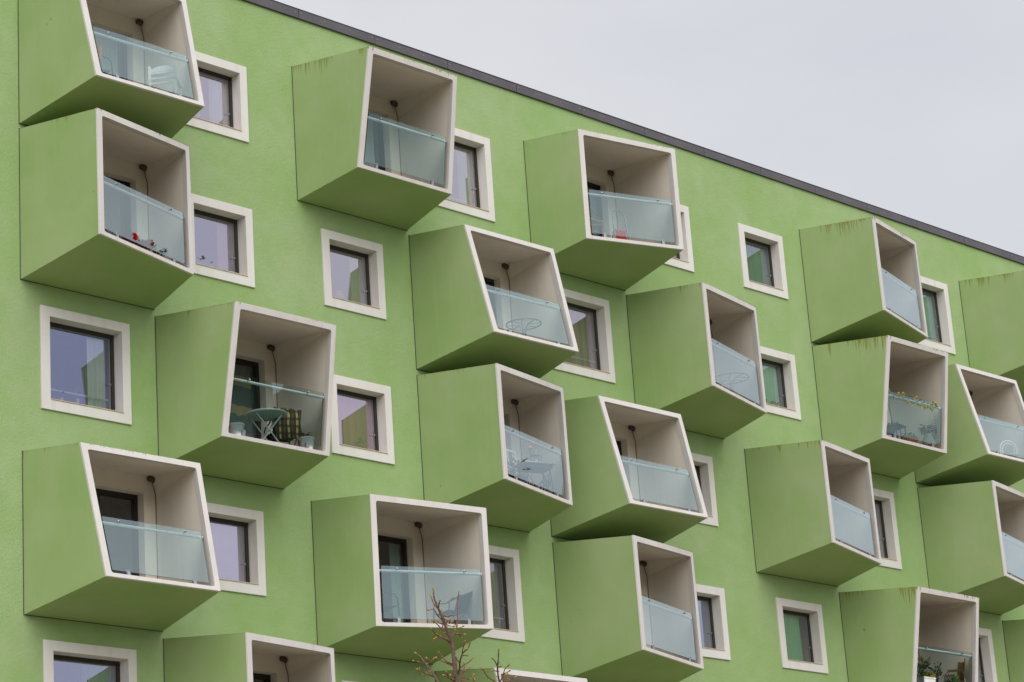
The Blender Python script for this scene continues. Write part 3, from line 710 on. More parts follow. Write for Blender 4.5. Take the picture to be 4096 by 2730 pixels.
plant(win_at('W2',.50,.31),'second pale flowering plant nearer the middle of the window beside the geraniums',n=16,spread=.07,hgt=.08,pot='white',pr=.05,ph=.05,flowers=('c_cream',),nf=4,fr=.035,group='plants on window sills')
plant(win_at('W16',.12,.5,.25),'pink orchid at the left of the dark lower right window',n=10,spread=.05,hgt=.22,pot='white',pr=.05,ph=.08,flowers=('petalpink',),nf=3,fr=.035,group='plants on window sills')
for i in range(5): plant(win_at('W13',.10+.17*i,.31),'brown curly plant on the sill below the mint blind',n=14,spread=.06,hgt=.05,pot='terracotta',pr=.045,ph=.055,leafm='rust',L=.05,group='row of brown plants below the mint blind')
# green enamel lantern
m=MB(); m.lathe([(.07,0),(.085,.02),(.085,.05),(.055,.09),(.05,.12)],16); m2=MB(); m2.lathe([(.05,.122),(.085,.15),(.085,.18),(.05,.205),(.04,.24),(.055,.245),(.05,.26)],16)
m3=MB(); m3.lathe([(.05,.092),(.06,.12),(.05,.148)],12)
bars('lantern',win_at('W6',.70,.335,.10),0,'dark green enamel lantern standing on the window sill in front of the orange curtain','lantern',[('base',m,'greenglass',True),('cap',m2,'greenglass',True),('glass_chimney',m3,'petalyellow',True)])
# pink lamp shade
m=MB(); m.lathe([(.13,.0),(.08,.17)],18); m2=MB(); m2.tube([(0,0,-.22),(0,0,.02)],.012,6); m2.lathe([(.06,-.23),(.05,-.215),(.01,-.21)],12)
bars('table_lamp',win_at('W4',.52,.5,.24),0,'pinkish shaded table lamp behind the window above the plaid balcony','lamp',[('lamp_shade',m,'c_peach',True),('lamp_foot',m2,'wood',True)])
# ------------------------------------------------------------------ furniture on the balconies
def looped_table(k,lx,dd,h,rad,label,mat='greymetal'):
    t=MB(); n=28
    t.tube([(rad*math.cos(2*math.pi*i/n),rad*math.sin(2*math.pi*i/n),h) for i in range(n)],.014,8,closed=True)
    for q in range(4):
        a=q*math.pi/2+.3
        pts=[(rad*r_*math.cos(a+da),rad*r_*math.sin(a+da),h-.004) for r_,da in ((1,-.42),(.72,-.36),(.42,-.22),(.25,0),(.42,.22),(.72,.36),(1,.42))]
        t.tube(pts,.009,6)
    gt=MB(); gt.lathe([(rad-.01,h-.003),(rad-.01,h+.003)],28)
    l=MB(); 
    for q in range(4):
        a=q*math.pi/2+.3
        l.tube([(rad*.25*math.cos(a),rad*.25*math.sin(a),h-.01),(.035*math.cos(a),.035*math.sin(a),h-.16),(.03*math.cos(a),.03*math.sin(a),h*.4),(rad*.35*math.cos(a),rad*.35*math.sin(a),.09),(rad*.62*math.cos(a),rad*.62*math.sin(a),0)],.010,6)
    return bars('round_table',W(k,lx,dd),0,label,'table',[('table_rim',t,mat,True),('legs',l,mat,True)],'round looped metal tables')
looped_table('B5',1.93,1.22,.715,.36,'round grey metal table with looped top on the outward leaning balcony')
looped_table('B13',2.0,1.12,.72,.40,'round pale looped table on the middle right balcony with light blue glass')
# white wooden chair, back towards the street
def slat_chair(loc,rz,label):
    root=empty('wooden_chair',loc,rz,label,'chair')
    for sx in (-.24,.24):
        m=MB(); m.box(sx-.022,sx+.022,-.02,.02,0,.92); obj('leg',m,M['white'],root)
        m=MB(); m.box(sx-.02,sx+.02,.40,.44,0,.62); obj('leg',m,M['white'],root)
        m=MB(); m.box(sx-.03,sx+.03,-.02,.46,.62,.645); obj('armrest',m,M['white'],root)
    for z in (.56,.66,.76):
        m=MB(); m.box(-.218,.218,-.012,.012,z,z+.035); obj('slat',m,M['white'],root)
    m=MB(); n=10
    for i in range(n):
        x0_=-.218+.436*i/n; x1_=-.218+.436*(i+1)/n; f0=.80+.09*math.sin(math.pi*i/n)**.6; f1=.80+.09*math.sin(math.pi*(i+1)/n)**.6
        m.box(x0_,x1_,-.011,.011,.80,max(f0,f1)+.02)
    obj('top_rail',m,M['white'],root)
    for i in range(6):
        m=MB(); y=.02+.068*i; m.box(-.23,.23,y,y+.052,.43,.448); obj('slat',m,M['white'],root)
    m=MB(); m.box(-.22,.22,.02,.42,.39,.428); obj('seat_frame',m,M['white'],root)
slat_chair(W('B1',2.13,1.46),math.atan2(-.40,.32),'white slatted wooden chair seen from behind on the topmost left balcony')
def steel_chair(loc,rz,label,seat='darkmetal',mat='darkmetal',group=None,w_=.50,name='armchair'):
    root=empty(name,loc,rz,label,'chair',group)
    s=MB(); n=6
    for i in range(n):
        y0_=-.22+.44*i/n; y1_=-.22+.44*(i+1)/n; s.box(-w_/2+.03,w_/2-.03,y0_,y1_,.425-.02*math.sin(math.pi*(i+.5)/n),.437-.02*math.sin(math.pi*(i+.5)/n))
    obj('seat',s,M[seat],root)
    b=MB(); 
    for i in range(6):
        z0_=.44+.38*i/6; z1_=.44+.38*(i+1)/6; y_=.21+.13*(i+.5)/6; b.box(-w_/2+.03,w_/2-.03,y_,y_+.014,z0_,z1_)
    obj('backrest',b,M[seat],root)
    for sx in (-1,1):
        X_=sx*w_/2
        m=MB(); m.tube([(X_,-.25,0),(X_,-.24,.35),(X_,-.22,.58),(X_,-.15,.645),(X_,.05,.67),(X_,.30,.79),(X_*.96,.36,.83)],.013,8); obj('arm_tube',m,M[mat],root,True)
        m=MB(); m.tube([(X_*.94,.36,.84),(X_*.94,.22,.44),(X_*.96,.26,.25),(X_,.36,0)],.012,8); obj('leg',m,M[mat],root,True)
        m=MB(); m.tube([(X_,-.245,.12),(X_*.95,.22,.42)],.009,6); obj('brace',m,M[mat],root,True)
    m=MB(); m.tube([(-w_/2*.94,.36,.84),(0,.385,.85),(w_/2*.94,.36,.84)],.013,8); obj('top_tube',m,M[mat],root,True)
    return root
steel_chair(W('B9',2.26,1.30),R(-98),'charcoal woven armchair facing left at the right side of its balcony',seat='rattan_dark')
steel_chair(W('B9',.72,1.0),R(80),'second charcoal armchair mostly hidden at the left side of the balcony above the young tree',seat='rattan_dark')
steel_chair(W('B1',.66,1.35),R(85),'dark chair at the left side of the topmost left balcony behind its rim',seat='darkmetal')
m=MB(); m.box(-.03,.03,-.14,.14,0,.26); obj_=bars('cushion',W('B1',.55,1.55,.80),R(10),'orange cushion on the dark chair at the left of the topmost balcony','cushion',[('cover',m,'orange',False)])
steel_chair(W('B2',.68,1.25),R(80),'grey tube chair half hidden at the left of the geranium balcony',seat='greymetal',mat='greymetal')
# geraniums
for i,(lx,c,nf) in enumerate(((1.20,'petalred',11),(1.60,'petalred',10),(1.92,'petalpink',0))):
    lab=['red geranium in a pot at the left of the balcony glass','red and pink geranium in the middle of the row behind the glass','green leafy plant at the right end of the geranium row'][i]
    plant(W('B2',lx,1.66-.08*i),lab,n=26,spread=.13,hgt=.13 if i<2 else .10,pot='terracotta',pr=.085,ph=.10,L=.075,wd=.06,flowers=(c,'petalpink' if i==1 else c),nf=nf,fr=.085,upright=.9,group='geranium pots behind the glass')
# red step stool
root=empty('step_stool',W('B4',1.86,.95),R(-12),'folded grey tube step stool with a red step leaning by the door','step stool')
m=MB(); m.tube([(-.20,-.1,0),(-.17,.0,.7),(-.16,.03,1.0),(-.10,.04,1.09),(0,.045,1.12),(.10,.04,1.09),(.16,.03,1.0),(.17,.0,.7),(.20,-.1,0)],.018,8); obj('frame',m,M['greymetal'],root,True)
m=MB(); m.tube([(-.19,.22,0),(-.15,.06,.62),(.15,.06,.62),(.19,.22,0)],.012,8); obj('rear_frame',m,M['greymetal'],root,True)
m=MB(); m.box(-.15,.15,-.045,-.02,.33,.66,mat=Matrix.Rotation(R(-6),4,'X')); obj('step',m,M['red'],root)
m=MB(); m.box(-.17,.17,-.10,-.06,.10,.20,mat=Matrix.Rotation(R(-4),4,'X')); obj('lower_step',m,M['red'],root)
root=empty('garden_chair',W('B4',.70,1.05),R(70),'red tube garden chair half hidden at the left of the step stool balcony','chair')
m=MB(); m.tube([(-.22,-.22,0),(-.22,-.2,.55),(-.20,.1,.86),(0,.15,.93),(.20,.1,.86),(.22,-.2,.55),(.22,-.22,0)],.012,8); obj('frame',m,M['red'],root,True)
m=MB(); m.box(-.2,.2,-.2,.2,.42,.44); obj('seat',m,M['wood'],root)
root=empty('side_table',W('B4',.88,.98),R(-5),'small wooden topped table at the left of the step stool balcony','table')
m=MB(); m.box(-.22,.22,-.2,.2,.58,.61); obj('table_top',m,M['wood'],root)
for sx in(-.19,.19):
    for sy in(-.17,.17): m=MB(); m.box(sx-.015,sx+.015,sy-.015,sy+.015,0,.58); obj('leg',m,M['wood'],root)
# sewing machine table
root=empty('sewing_table',W('B6',2.03,1.14),R(-15),'sewing machine table with scrolled iron legs behind the glass','table')
m=MB(); m.box(-.37,.37,-.25,.25,.745,.775); obj('table_top',m,M['white'],root)
m=MB(); m.box(-.30,.30,-.20,.20,.66,.744); obj('apron',m,M['bluegrey'],root)
for sx in (-.28,.28):
    m=MB()
    m.tube([(sx,-.22,0),(sx,-.13,.66)],.013,6); m.tube([(sx,.22,0),(sx,.13,.66)],.013,6)
    m.tube([(sx,-.19,.12),(sx,.19,.12)],.011,6); m.tube([(sx,-.15,.5),(sx,-.08,.36),(sx,0,.31),(sx,.08,.36),(sx,.15,.5)],.010,6)
    m.tube([(sx,-.13,.62),(sx,-.03,.48),(sx,-.03,.20),(sx,-.15,.1)],.010,6); m.tube([(sx,.13,.62),(sx,.03,.48),(sx,.03,.20),(sx,.15,.1)],.010,6)
    for rr in (.045,.07): m.tube([(sx,rr*math.cos(i*.785),.40+rr*math.sin(i*.785)) for i in range(8)],.007,5,closed=True)
    obj('leg',m,M['darkmetal'],root,True)
m=MB(); m.tube([(-.28,0,.12),(.28,0,.12)],.011,6); m.tube([(-.28,.15,.05),(.28,-.15,.58)],.009,6); m.tube([(-.28,-.15,.58),(.28,.15,.05)],.009,6); m.box(-.15,.15,-.12,.12,.10,.115); obj('treadle',m,M['darkmetal'],root)
m=MB(); m.tube([(.18,.13*math.cos(i*.52),.33+.13*math.sin(i*.52)) for i in range(12)],.009,6,closed=True); m.tube([(.18,-.13,.33),(.18,.13,.33)],.006,4); m.tube([(.18,0,.2),(.18,0,.46)],.006,4); obj('wheel',m,M['darkmetal'],root,True)
root=empty('lantern',W('B6',2.10,1.14,.255+.778),R(20),'grey metal candle lantern standing on the sewing machine table','lantern')
m=MB(); m.box(-.085,.085,-.085,.085,0,.015)
for sx in(-.075,.075):
    for sy in(-.075,.075): m.box(sx-.006,sx+.006,sy-.006,sy+.006,.015,.20)
obj('frame',m,M['greymetal'],root); m=MB(); m.lathe([(.125,.20),(.12,.212),(.05,.26),(.03,.275),(.03,.30)],4); m.tube([(-.03,0,.30),(-.03,0,.35),(.03,0,.35),(.03,0,.30)],.004,5); obj('roof',m,M['greymetal'],root)
m=MB(); m.lathe([(.03,.015),(.03,.11)],10); obj('candle',m,M['white'],root,True)
root=empty('old_window_frame',W('B6',1.95,.50),R(10),'white framed old window leaning on the balcony wall behind the sewing table','window frame')
m=MB(); ring(m,(-.28,.28,.35,1.25),(-.24,.24,.39,1.21),0,.03); m.box(-.012,.012,.002,.028,.39,1.21); m.box(-.24,.24,.003,.027,.86,.885); obj('frame',m,M['white'],root); m=MB(); m.box(-.27,-.22,.0,.03,0,.35); m.box(.22,.27,.0,.03,0,.35); obj('foot',m,M['white'],root)
m=MB(); m.box(-.24,-.012,.012,.016,.39,.86); m.box(.012,.24,.012,.016,.39,.86); obj('backing',m,M['c_grey'],root)
bars('small_flag',W('B6',1.92,1.15,1.22),0,'small orange ornament on a thin stick behind the glass','ornament',[('stick',(lambda q:(q.tube([(0,0,-.95),(0,0,.12)],.006,5),q)[1])(MB()),'darkmetal',True),('head',(lambda q:(q.lathe([(.03,.12),(.05,.14),(.045,.17),(.01,.18)],10),q)[1])(MB()),'orange',True)])
plant(W('B6',1.06,1.52),'bushy blue green plant at the left of the sewing table balcony',n=70,spread=.26,hgt=.40,pot='darkmetal',pr=.13,ph=.16,leafm='leafdark',L=.13,wd=.03)
root=empty('storage_chest',W('B6',1.42,1.05),R(-12),'blue grey covered chest beside the sewing machine table','chest')
m=MB(); m.box(-.24,.24,-.2,.2,0,.40); obj('body',m,M['bluegrey'],root); m=MB(); m.box(-.26,.26,-.22,.22,.405,.44); obj('lid',m,M['bluegrey'],root)
plant(W('B6',1.40,1.52),'low reddish heather in a dark box at the foot of the glass',n=40,spread=.16,hgt=.05,pot='darkmetal',pr=.12,ph=.09,leafm='rust',L=.05,wd=.02)
# folding table with plaid chair
root=empty('folding_table',W('B7',1.62,1.12),R(-20),'round folding table with a pale rim and crossed tube legs','table')
m=MB(); m.lathe([(.375,.690),(.385,.695),(.385,.715),(.375,.72)],30); obj('table_top',m,M['steel'],root,True)
m=MB(); m.lathe([(.34,.684),(.34,.689)],26); obj('underside',m,M['c_mint'],root)
for sy in (-.17,.17):
    m=MB(); m.tube([(-.25,sy,.685),(.27,sy,0)],.013,8); obj('leg',m,M['steel'],root,True); m=MB(); m.tube([(.25,sy*.85,.685),(-.27,sy*.85,0)],.013,8); obj('leg',m,M['steel'],root,True)
m=MB(); m.tube([(.27,-.17,.01),(.27,.17,.01)],.012,8); m.tube([(-.27,-.145,.01),(-.27,.145,.01)],.012,8); m.tube([(0,-.17,.345),(0,.17,.345)],.008,6); obj('crossbar',m,M['steel'],root,True)
root=steel_chair(W('B7',2.22,.82),R(160),'dark garden chair draped with a plaid blanket behind the folding table',seat='rattan_dark')
m=MB(); n=14; gx=[[None]*9 for _ in range(n+1)]
for i in range(n+1):
    for j in range(9):
        t=i/n; s_=(j/8-.5)*.52
        if t<.35: p=V(s_,.40-.0*t,.30+.58*(t/.35))
        elif t<.5: p=V(s_,.40-.12*(t-.35)/.15,.88+.01*math.sin(9*s_))
        elif t<.8: p=V(s_,.28-.06*(t-.5)/.3,.88-.40*(t-.5)/.3)
        else: p=V(s_*1.05,.22-.42*(t-.8)/.2,.47-.03*math.sin(7*t))
        p+=V(random.gauss(0,.006),random.gauss(0,.01),random.gauss(0,.008)); gx[i][j]=len(m.v); m.v.append(tuple(p))
for i in range(n):
    for j in range(8): m.f.append((gx[i][j],gx[i+1][j],gx[i+1][j+1],gx[i][j+1])); m.m.append(0)
tag(obj('blanket',m,M['plaid'],None,True,W('B7',2.22,.82)),'yellow and brown plaid blanket draped over the garden chair','blanket').rotation_euler=(0,0,R(160))
wp=[(.105,0),(.138,.235),(.152,.236),(.155,.275),(.140,.275),(.128,.24),(.001,.24)]
plant(W('B7',.62,1.46),'white flower pot with short dark stalks at the left end of the glass',n=8,spread=.06,hgt=.05,pot='white',ph=.24,pot_prof=wp,leafm='rust',group='white flower pots behind the glass')
plant(W('B7',2.27,1.46),'white flower pot with a rusty red plant at the right end of the glass',n=40,spread=.10,hgt=.13,pot='white',ph=.24,pot_prof=wp,leafm='rust',L=.045,wd=.03,group='white flower pots behind the glass')
plant(W('B7',1.98,1.30),'slim green tied plant between the plaid blanket and the right pot',n=14,spread=.05,hgt=.30,pot='darkmetal',pr=.07,ph=.1,leafm='leaf',L=.06,wd=.02)
# B15 drying rack
root=empty('clothes_rack',W('B15',2.0,1.05),R(15),'pale folding clothes rack on the mossy topped balcony','drying rack')
for q,sx in enumerate((-.42,.42)):
    m=MB(); m.tube([(sx,-.22,0),(sx,.22,.72)],.010,6); m.tube([(sx,.22,0),(sx,-.22,.72)],.010,6); obj('leg',m,M['white'],root,True)
for i in range(8):
    m=MB(); y=-.28+.08*i; m.tube([(-.42,y,.72+.0*i),(.42,y,.72)],.006,6); obj('rod',m,M['white'],root,True)
# B16: garland, basket, can, hanging basket, chair, fairy lights
o16,F16,I16,_t=FR['B16']
def on_tube(s_,off=0,up=0):
    a=I16[0].lerp(I16[1],s_); return o16+F16((a.x,a.y+1.03+up),.125-off)
gar=empty('sunflower_garland',on_tube(.5),0,'garland of yellow artificial sunflowers wound round the handrail','garland')
g0=on_tube(.5)
m=MB(); pts=[]
for i in range(90):
    s_=.03+.88*i/89; a=i*.75; p=on_tube(s_)-g0; pts.append(p+V(0,math.cos(a)*.04,math.sin(a)*.04))
m.tube(pts,.004,4)
for i in range(230):
    s_=.03+.88*random.random(); a=random.random()*6.28; p=on_tube(s_)-g0+V(0,math.cos(a)*.04,math.sin(a)*.045); m.leaf(p,V(random.gauss(0,1),math.cos(a),math.sin(a)-.2),random.uniform(.04,.075),.035)
obj('leaves',m,M['leafdark'],gar)
for s_,up in ((.04,.07),(.03,-.07),(.22,.05),(.18,-.08),(.30,.08),(.34,-.06),(.38,-.10),(.53,.07),(.46,-.09),(.56,-.08),(.60,-.09),(.68,-.11),(.72,-.08),(.82,.07),(.78,-.10),(.80,-.12),(.88,.0),(.86,.05)):
    c=on_tube(s_,.066,up-.012)-g0; m=MB(); q=MB(); rr=random.uniform(.046,.060)
    dirv=V(-.45+random.gauss(0,.2),-1,random.gauss(-.15,.25)).normalized(); a1=dirv.cross(V(0,0,1)).normalized(); a2=a1.cross(dirv)
    for j in range(14):
        t=6.283*j/14; m.leaf(c+(a1*math.cos(t)+a2*math.sin(t))*rr*.2,a1*math.cos(t)+a2*math.sin(t)+dirv*.15,rr*.95,rr*.6)
    q.tube([c-dirv*.004,c+dirv*.010],rr*.30,10)
    h_=obj('sunflower',m,M['petalyellow'],gar); obj('flower_heart',q,M['petalbrown'],h_)
root=empty('milk_can',W('B16',2.30,1.40),0,'cream and brown milk can standing at the right of the garland balcony','milk can')
m=MB(); m.lathe([(.155,.145),(.15,.26),(.10,.36),(.085,.40),(.10,.43),(.085,.43),(.07,.38),(.001,.36)],20); obj('body',m,M['c_cream'],root,True); m=MB(); m.lathe([(.15,0),(.158,.02),(.157,.144)],20); obj('base',m,M['wicker'],root,True)
root=empty('rose_bunch',W('B16',2.30,1.40,.255+.40),0,'bunch of pink roses with dark leaves in the milk can','flowers')
m=MB()
for i in range(70):
    a=random.random()*6.28; rr=.22*random.random()**.6; p=V(rr*math.cos(a),rr*math.sin(a)*.6,.06+.15*random.random()); m.tube([(0,0,-.03),p],.0025,3,cap=False); m.leaf(p,V(math.cos(a),math.sin(a),random.uniform(-.6,.6)),.09,.06)
obj('foliage',m,M['leafdark'],root)
for px,pz in((-.12,.17),(-.02,.20),(.10,.19),(.20,.05),(.16,.13),(-.2,.1)):
    m=MB(); c=V(px,-.12,pz)
    for j in range(18): d_=V(random.gauss(0,1),random.gauss(0,1),random.gauss(0,1)).normalized(); m.leaf(c+d_*.008,d_,.036,.03)
    obj('rose',m,M['petalpink'],root)
root=empty('wicker_basket',W('B16',1.50,1.40),R(5),'long shallow wicker basket of plants below the garland','basket')
m=MB()
for i in range(7):
    z=.02+.03*i; rx=.24+.012*i; ry=.13+.008*i; m.tube([(rx*math.cos(2*math.pi*j/22),ry*math.sin(2*math.pi*j/22),z) for j in range(22)],.014,6,closed=True)
for j in range(22): a=2*math.pi*j/22; m.tube([(.25*math.cos(a),.14*math.sin(a),0),(.325*math.cos(a),.185*math.sin(a),.22)],.007,4)
obj('weave',m,M['wicker'],root,True)
m=MB()
for i in range(80): a=random.random()*6.28; rr=random.random()**.5; p=V(.26*rr*math.cos(a),.14*rr*math.sin(a),.2+.08*random.random()); m.leaf(p,V(math.cos(a),math.sin(a),random.uniform(0,1)),.06,.035)
obj('foliage',m,M['leaf'],root)
root=empty('hanging_basket',W('B16',.86,1.36,.62),0,'hanging basket with red flowers on long chains at the left of the garland balcony','hanging basket')
m=MB(); m.lathe([(.02,-.16),(.12,-.12),(.17,-.02),(.18,.03),(.16,.03)],16); obj('bowl',m,M['bluegrey'],root,True)
m=MB()
for a in (0,2.1,4.2): m.tube([(.17*math.cos(a),.17*math.sin(a),.03),(.01*math.cos(a),.01*math.sin(a),.75)],.004,4)
m.tube([(0,0,.75),(0,0,1.55)],.004,4); obj('chain',m,M['darkmetal'],root)
m=MB()
for i in range(80): a=random.random()*6.28; rr=.22*random.random()**.5; m.leaf(V(rr*math.cos(a),rr*math.sin(a),.05-.6*max(0,rr-.13)+random.uniform(-.02,.06)),V(math.cos(a),math.sin(a),random.uniform(-1,.6)),.08,.05)
obj('foliage',m,M['leaf'],root)
for i in range(4):
    m=MB(); a=i*1.7+2; c=V(.15*math.cos(a),.15*math.sin(a),.02+.03*i)
    for j in range(14): d_=V(random.gauss(0,1),random.gauss(0,1),random.gauss(0,1)).normalized(); m.leaf(c,d_,.03,.025)
    obj('flower',m,M['petalred'],root)
root=empty('candle_lantern',W('B16',1.16,1.38),R(10),'dark framed lantern box left of the wicker basket','lantern')
m=MB(); m.box(-.14,.14,-.12,.12,0,.02); m.box(-.16,.16,-.14,.14,.42,.45)
for sx in(-.13,.13):
    for sy in(-.11,.11): m.box(sx-.01,sx+.01,sy-.01,sy+.01,.02,.42)
obj('frame',m,M['darkmetal'],root); m=MB(); m.lathe([(.05,.02),(.05,.22)],12); obj('candle',m,M['white'],root,True)
m=MB(); m.lathe([(.06,.451),(.05,.49),(.02,.52)],4); m.tube([(0,0,.5),(0,0,.55)],.02,6); obj('roof',m,M['darkmetal'],root)
m=MB(); pts=[V(0.01*math.sin(i),0.008*math.cos(i*1.7),-.09*i) for i in range(10)]; m.tube(pts,.003,4)
for p in pts[1:]: m.lathe([(.008,0),(.010,.01),(.003,.02)],6,0,tuple(p))
o=obj('light_string',m,M['darkmetal'],None,False,on_tube(.88,-.02)); tag(o,'thin string of tiny lights hanging from the right end of the garland','string lights')
# B18 white bistro chair
root=empty('bistro_chair',W('B18',2.33,1.30),R(-42),'white bistro chair with a double arched back at the right edge','chair')
for q,(ww,hh) in enumerate(((.20,.90),(.145,.83))):
    m=MB(); pts=[(-ww,.19,.45)]+[(-ww*math.cos(math.pi*i/12),.19+.05*(.45+(hh-.45)*.6-.45),.45+(hh-.45-ww)+ww*math.sin(math.pi*i/12)) for i in range(13)]+[(ww,.19,.45)]; m.tube(pts,.019 if q==0 else .014,8); obj('back_arch',m,M['white'],root,True)
m=MB(); m.lathe([(.20,.435),(.215,.44),(.215,.46),(.20,.465)],24); obj('seat',m,M['white'],root,True)
for a in (.6,2.54,3.9,5.5):
    m=MB(); m.tube([(.17*math.cos(a),.17*math.sin(a),.44),(.19*math.cos(a),.19*math.sin(a),.2),(.235*math.cos(a),.235*math.sin(a),0)],.012,8); obj('leg',m,M['white'],root,True)
m=MB(); m.tube([(.16*math.cos(i*.524),.16*math.sin(i*.524),.22) for i in range(12)],.007,6,closed=True); obj('ring_brace',m,M['white'],root,True)
# B20 rattan armchair and flowers
root=empty('rattan_armchair',W('B20',2.16,1.32),R(-125),'brown woven armchair with bright steel arm loops at the lower right','chair')
m=MB(); n=8
P_=[]
for i in range(n+1):
    t=i/n
    for j in range(7):
        s_=(j/6-.5); P_.append((s_*.46,.20+.10*t-.05*(1-4*s_*s_)*-1*t,.42+.50*t+.05*(4*s_*s_)*t)); m.v.append(P_[-1])
for i in range(n):
    for j in range(6): b=i*7+j; m.f.append((b,b+1,b+8,b+7)); m.m.append(0)
b0=len(m.v); m.v+=[(x_,y_+.025,z_) for x_,y_,z_ in P_]
for i in range(n):
    for j in range(6): b=b0+i*7+j; m.f.append((b,b+7,b+8,b+1)); m.m.append(0)
for i in range(n):
    for j in (0,6): b=i*7+j; m.f.append((b,b+7,b0+b+7,b0+b)); m.m.append(0)
for j in range(6): b=n*7+j; m.f.append((b,b+1,b0+b+1,b0+b)); m.m.append(0)
obj('backrest',m,M['rattan'],root)
m=MB(); m.box(-.24,.24,-.26,.22,.40,.44); obj('seat',m,M['rattan'],root)
for sx in(-.28,.28):
    m=MB(); m.tube([(sx,-.24,0),(sx,-.25,.50),(sx,-.22,.60),(sx,-.14,.65),(sx,.12,.66),(sx,.22,.64)],.014,8); m.tube([(sx,.20,.64),(sx*.95,.24,.4),(sx,.28,0)],.013,8); obj('arm_loop',m,M['chrome'],root,True)
    m=MB(); m.box(sx-.025,sx+.025,-.16,.2,.672,.695); obj('armrest',m,M['wood'],root)
def planter(k,lx,dd,w_,dp,h,label,matp,leafm,flm,nf,n=60,lh=.12,rz=0):
    root=empty('planter_box',W(k,lx,dd),rz,label,'planter')
    m=MB(); m.box(-w_/2,w_/2,-dp/2,dp/2,0,h); m.box(-w_/2-.012,w_/2+.012,-dp/2-.012,dp/2+.012,h-.03,h); obj('box',m,M[matp],root)
    m=MB()
    for i in range(n): p=V(random.uniform(-w_,w_)*.48,random.uniform(-dp,dp)*.48,h+lh*random.random()); m.tube([(p.x*.8,p.y*.8,h-.01),p],.002,3,cap=False); m.leaf(p,V(random.gauss(0,1),random.gauss(0,1),random.gauss(.4,.6)),.09,.03)
    obj('foliage',m,M[leafm],root)
    for i in range(nf):
        c=V(random.uniform(-w_,w_)*.5,-dp*.5*random.random()-.01,h+lh*random.uniform(.1,.8)); m=MB()
        for j in range(12): d_=V(random.gauss(0,1),random.gauss(0,1)-.5,random.gauss(0,1)).normalized(); m.leaf(c,d_,.038,.034)
        obj('flower',m,M[flm],root)
planter('B20',.85,1.55,.42,.22,.40,'tall white planter box full of yellow flowers at the lower right','white','leaf','petalyellow',24,lh=.10)
planter('B20',1.25,1.10,.42,.30,.48,'dark planter box with leafy plants behind the white yellow flowered one','darkmetal','leafdark','petalblue',0,n=90,lh=.35)
plant(W('B20',1.05,1.30,.60),'orange flowering plant with long leaves at the left of the rattan chair balcony',n=40,spread=.16,hgt=.34,pot='white',pr=.10,ph=.18,leafm='leaf',L=.16,wd=.02,flowers=('petalyellow','orange'),nf=5,fr=.035)
plant(W('B20',1.62,1.30,.50),'blue grape hyacinths in a low pot beside the rattan chair',n=36,spread=.11,hgt=.40,pot='wicker',pr=.12,ph=.12,leafm='leaf',L=.14,wd=.012,flowers=('petalblue',),nf=8,fr=.022,upright=1.5)
plant(W('B20',1.78,1.62),'spiky yellow green grass at the foot of the rattan chair',n=40,spread=.10,hgt=.22,pot='terracotta',pr=.1,ph=.2,leafm='leaf',L=.16,wd=.012,upright=2)
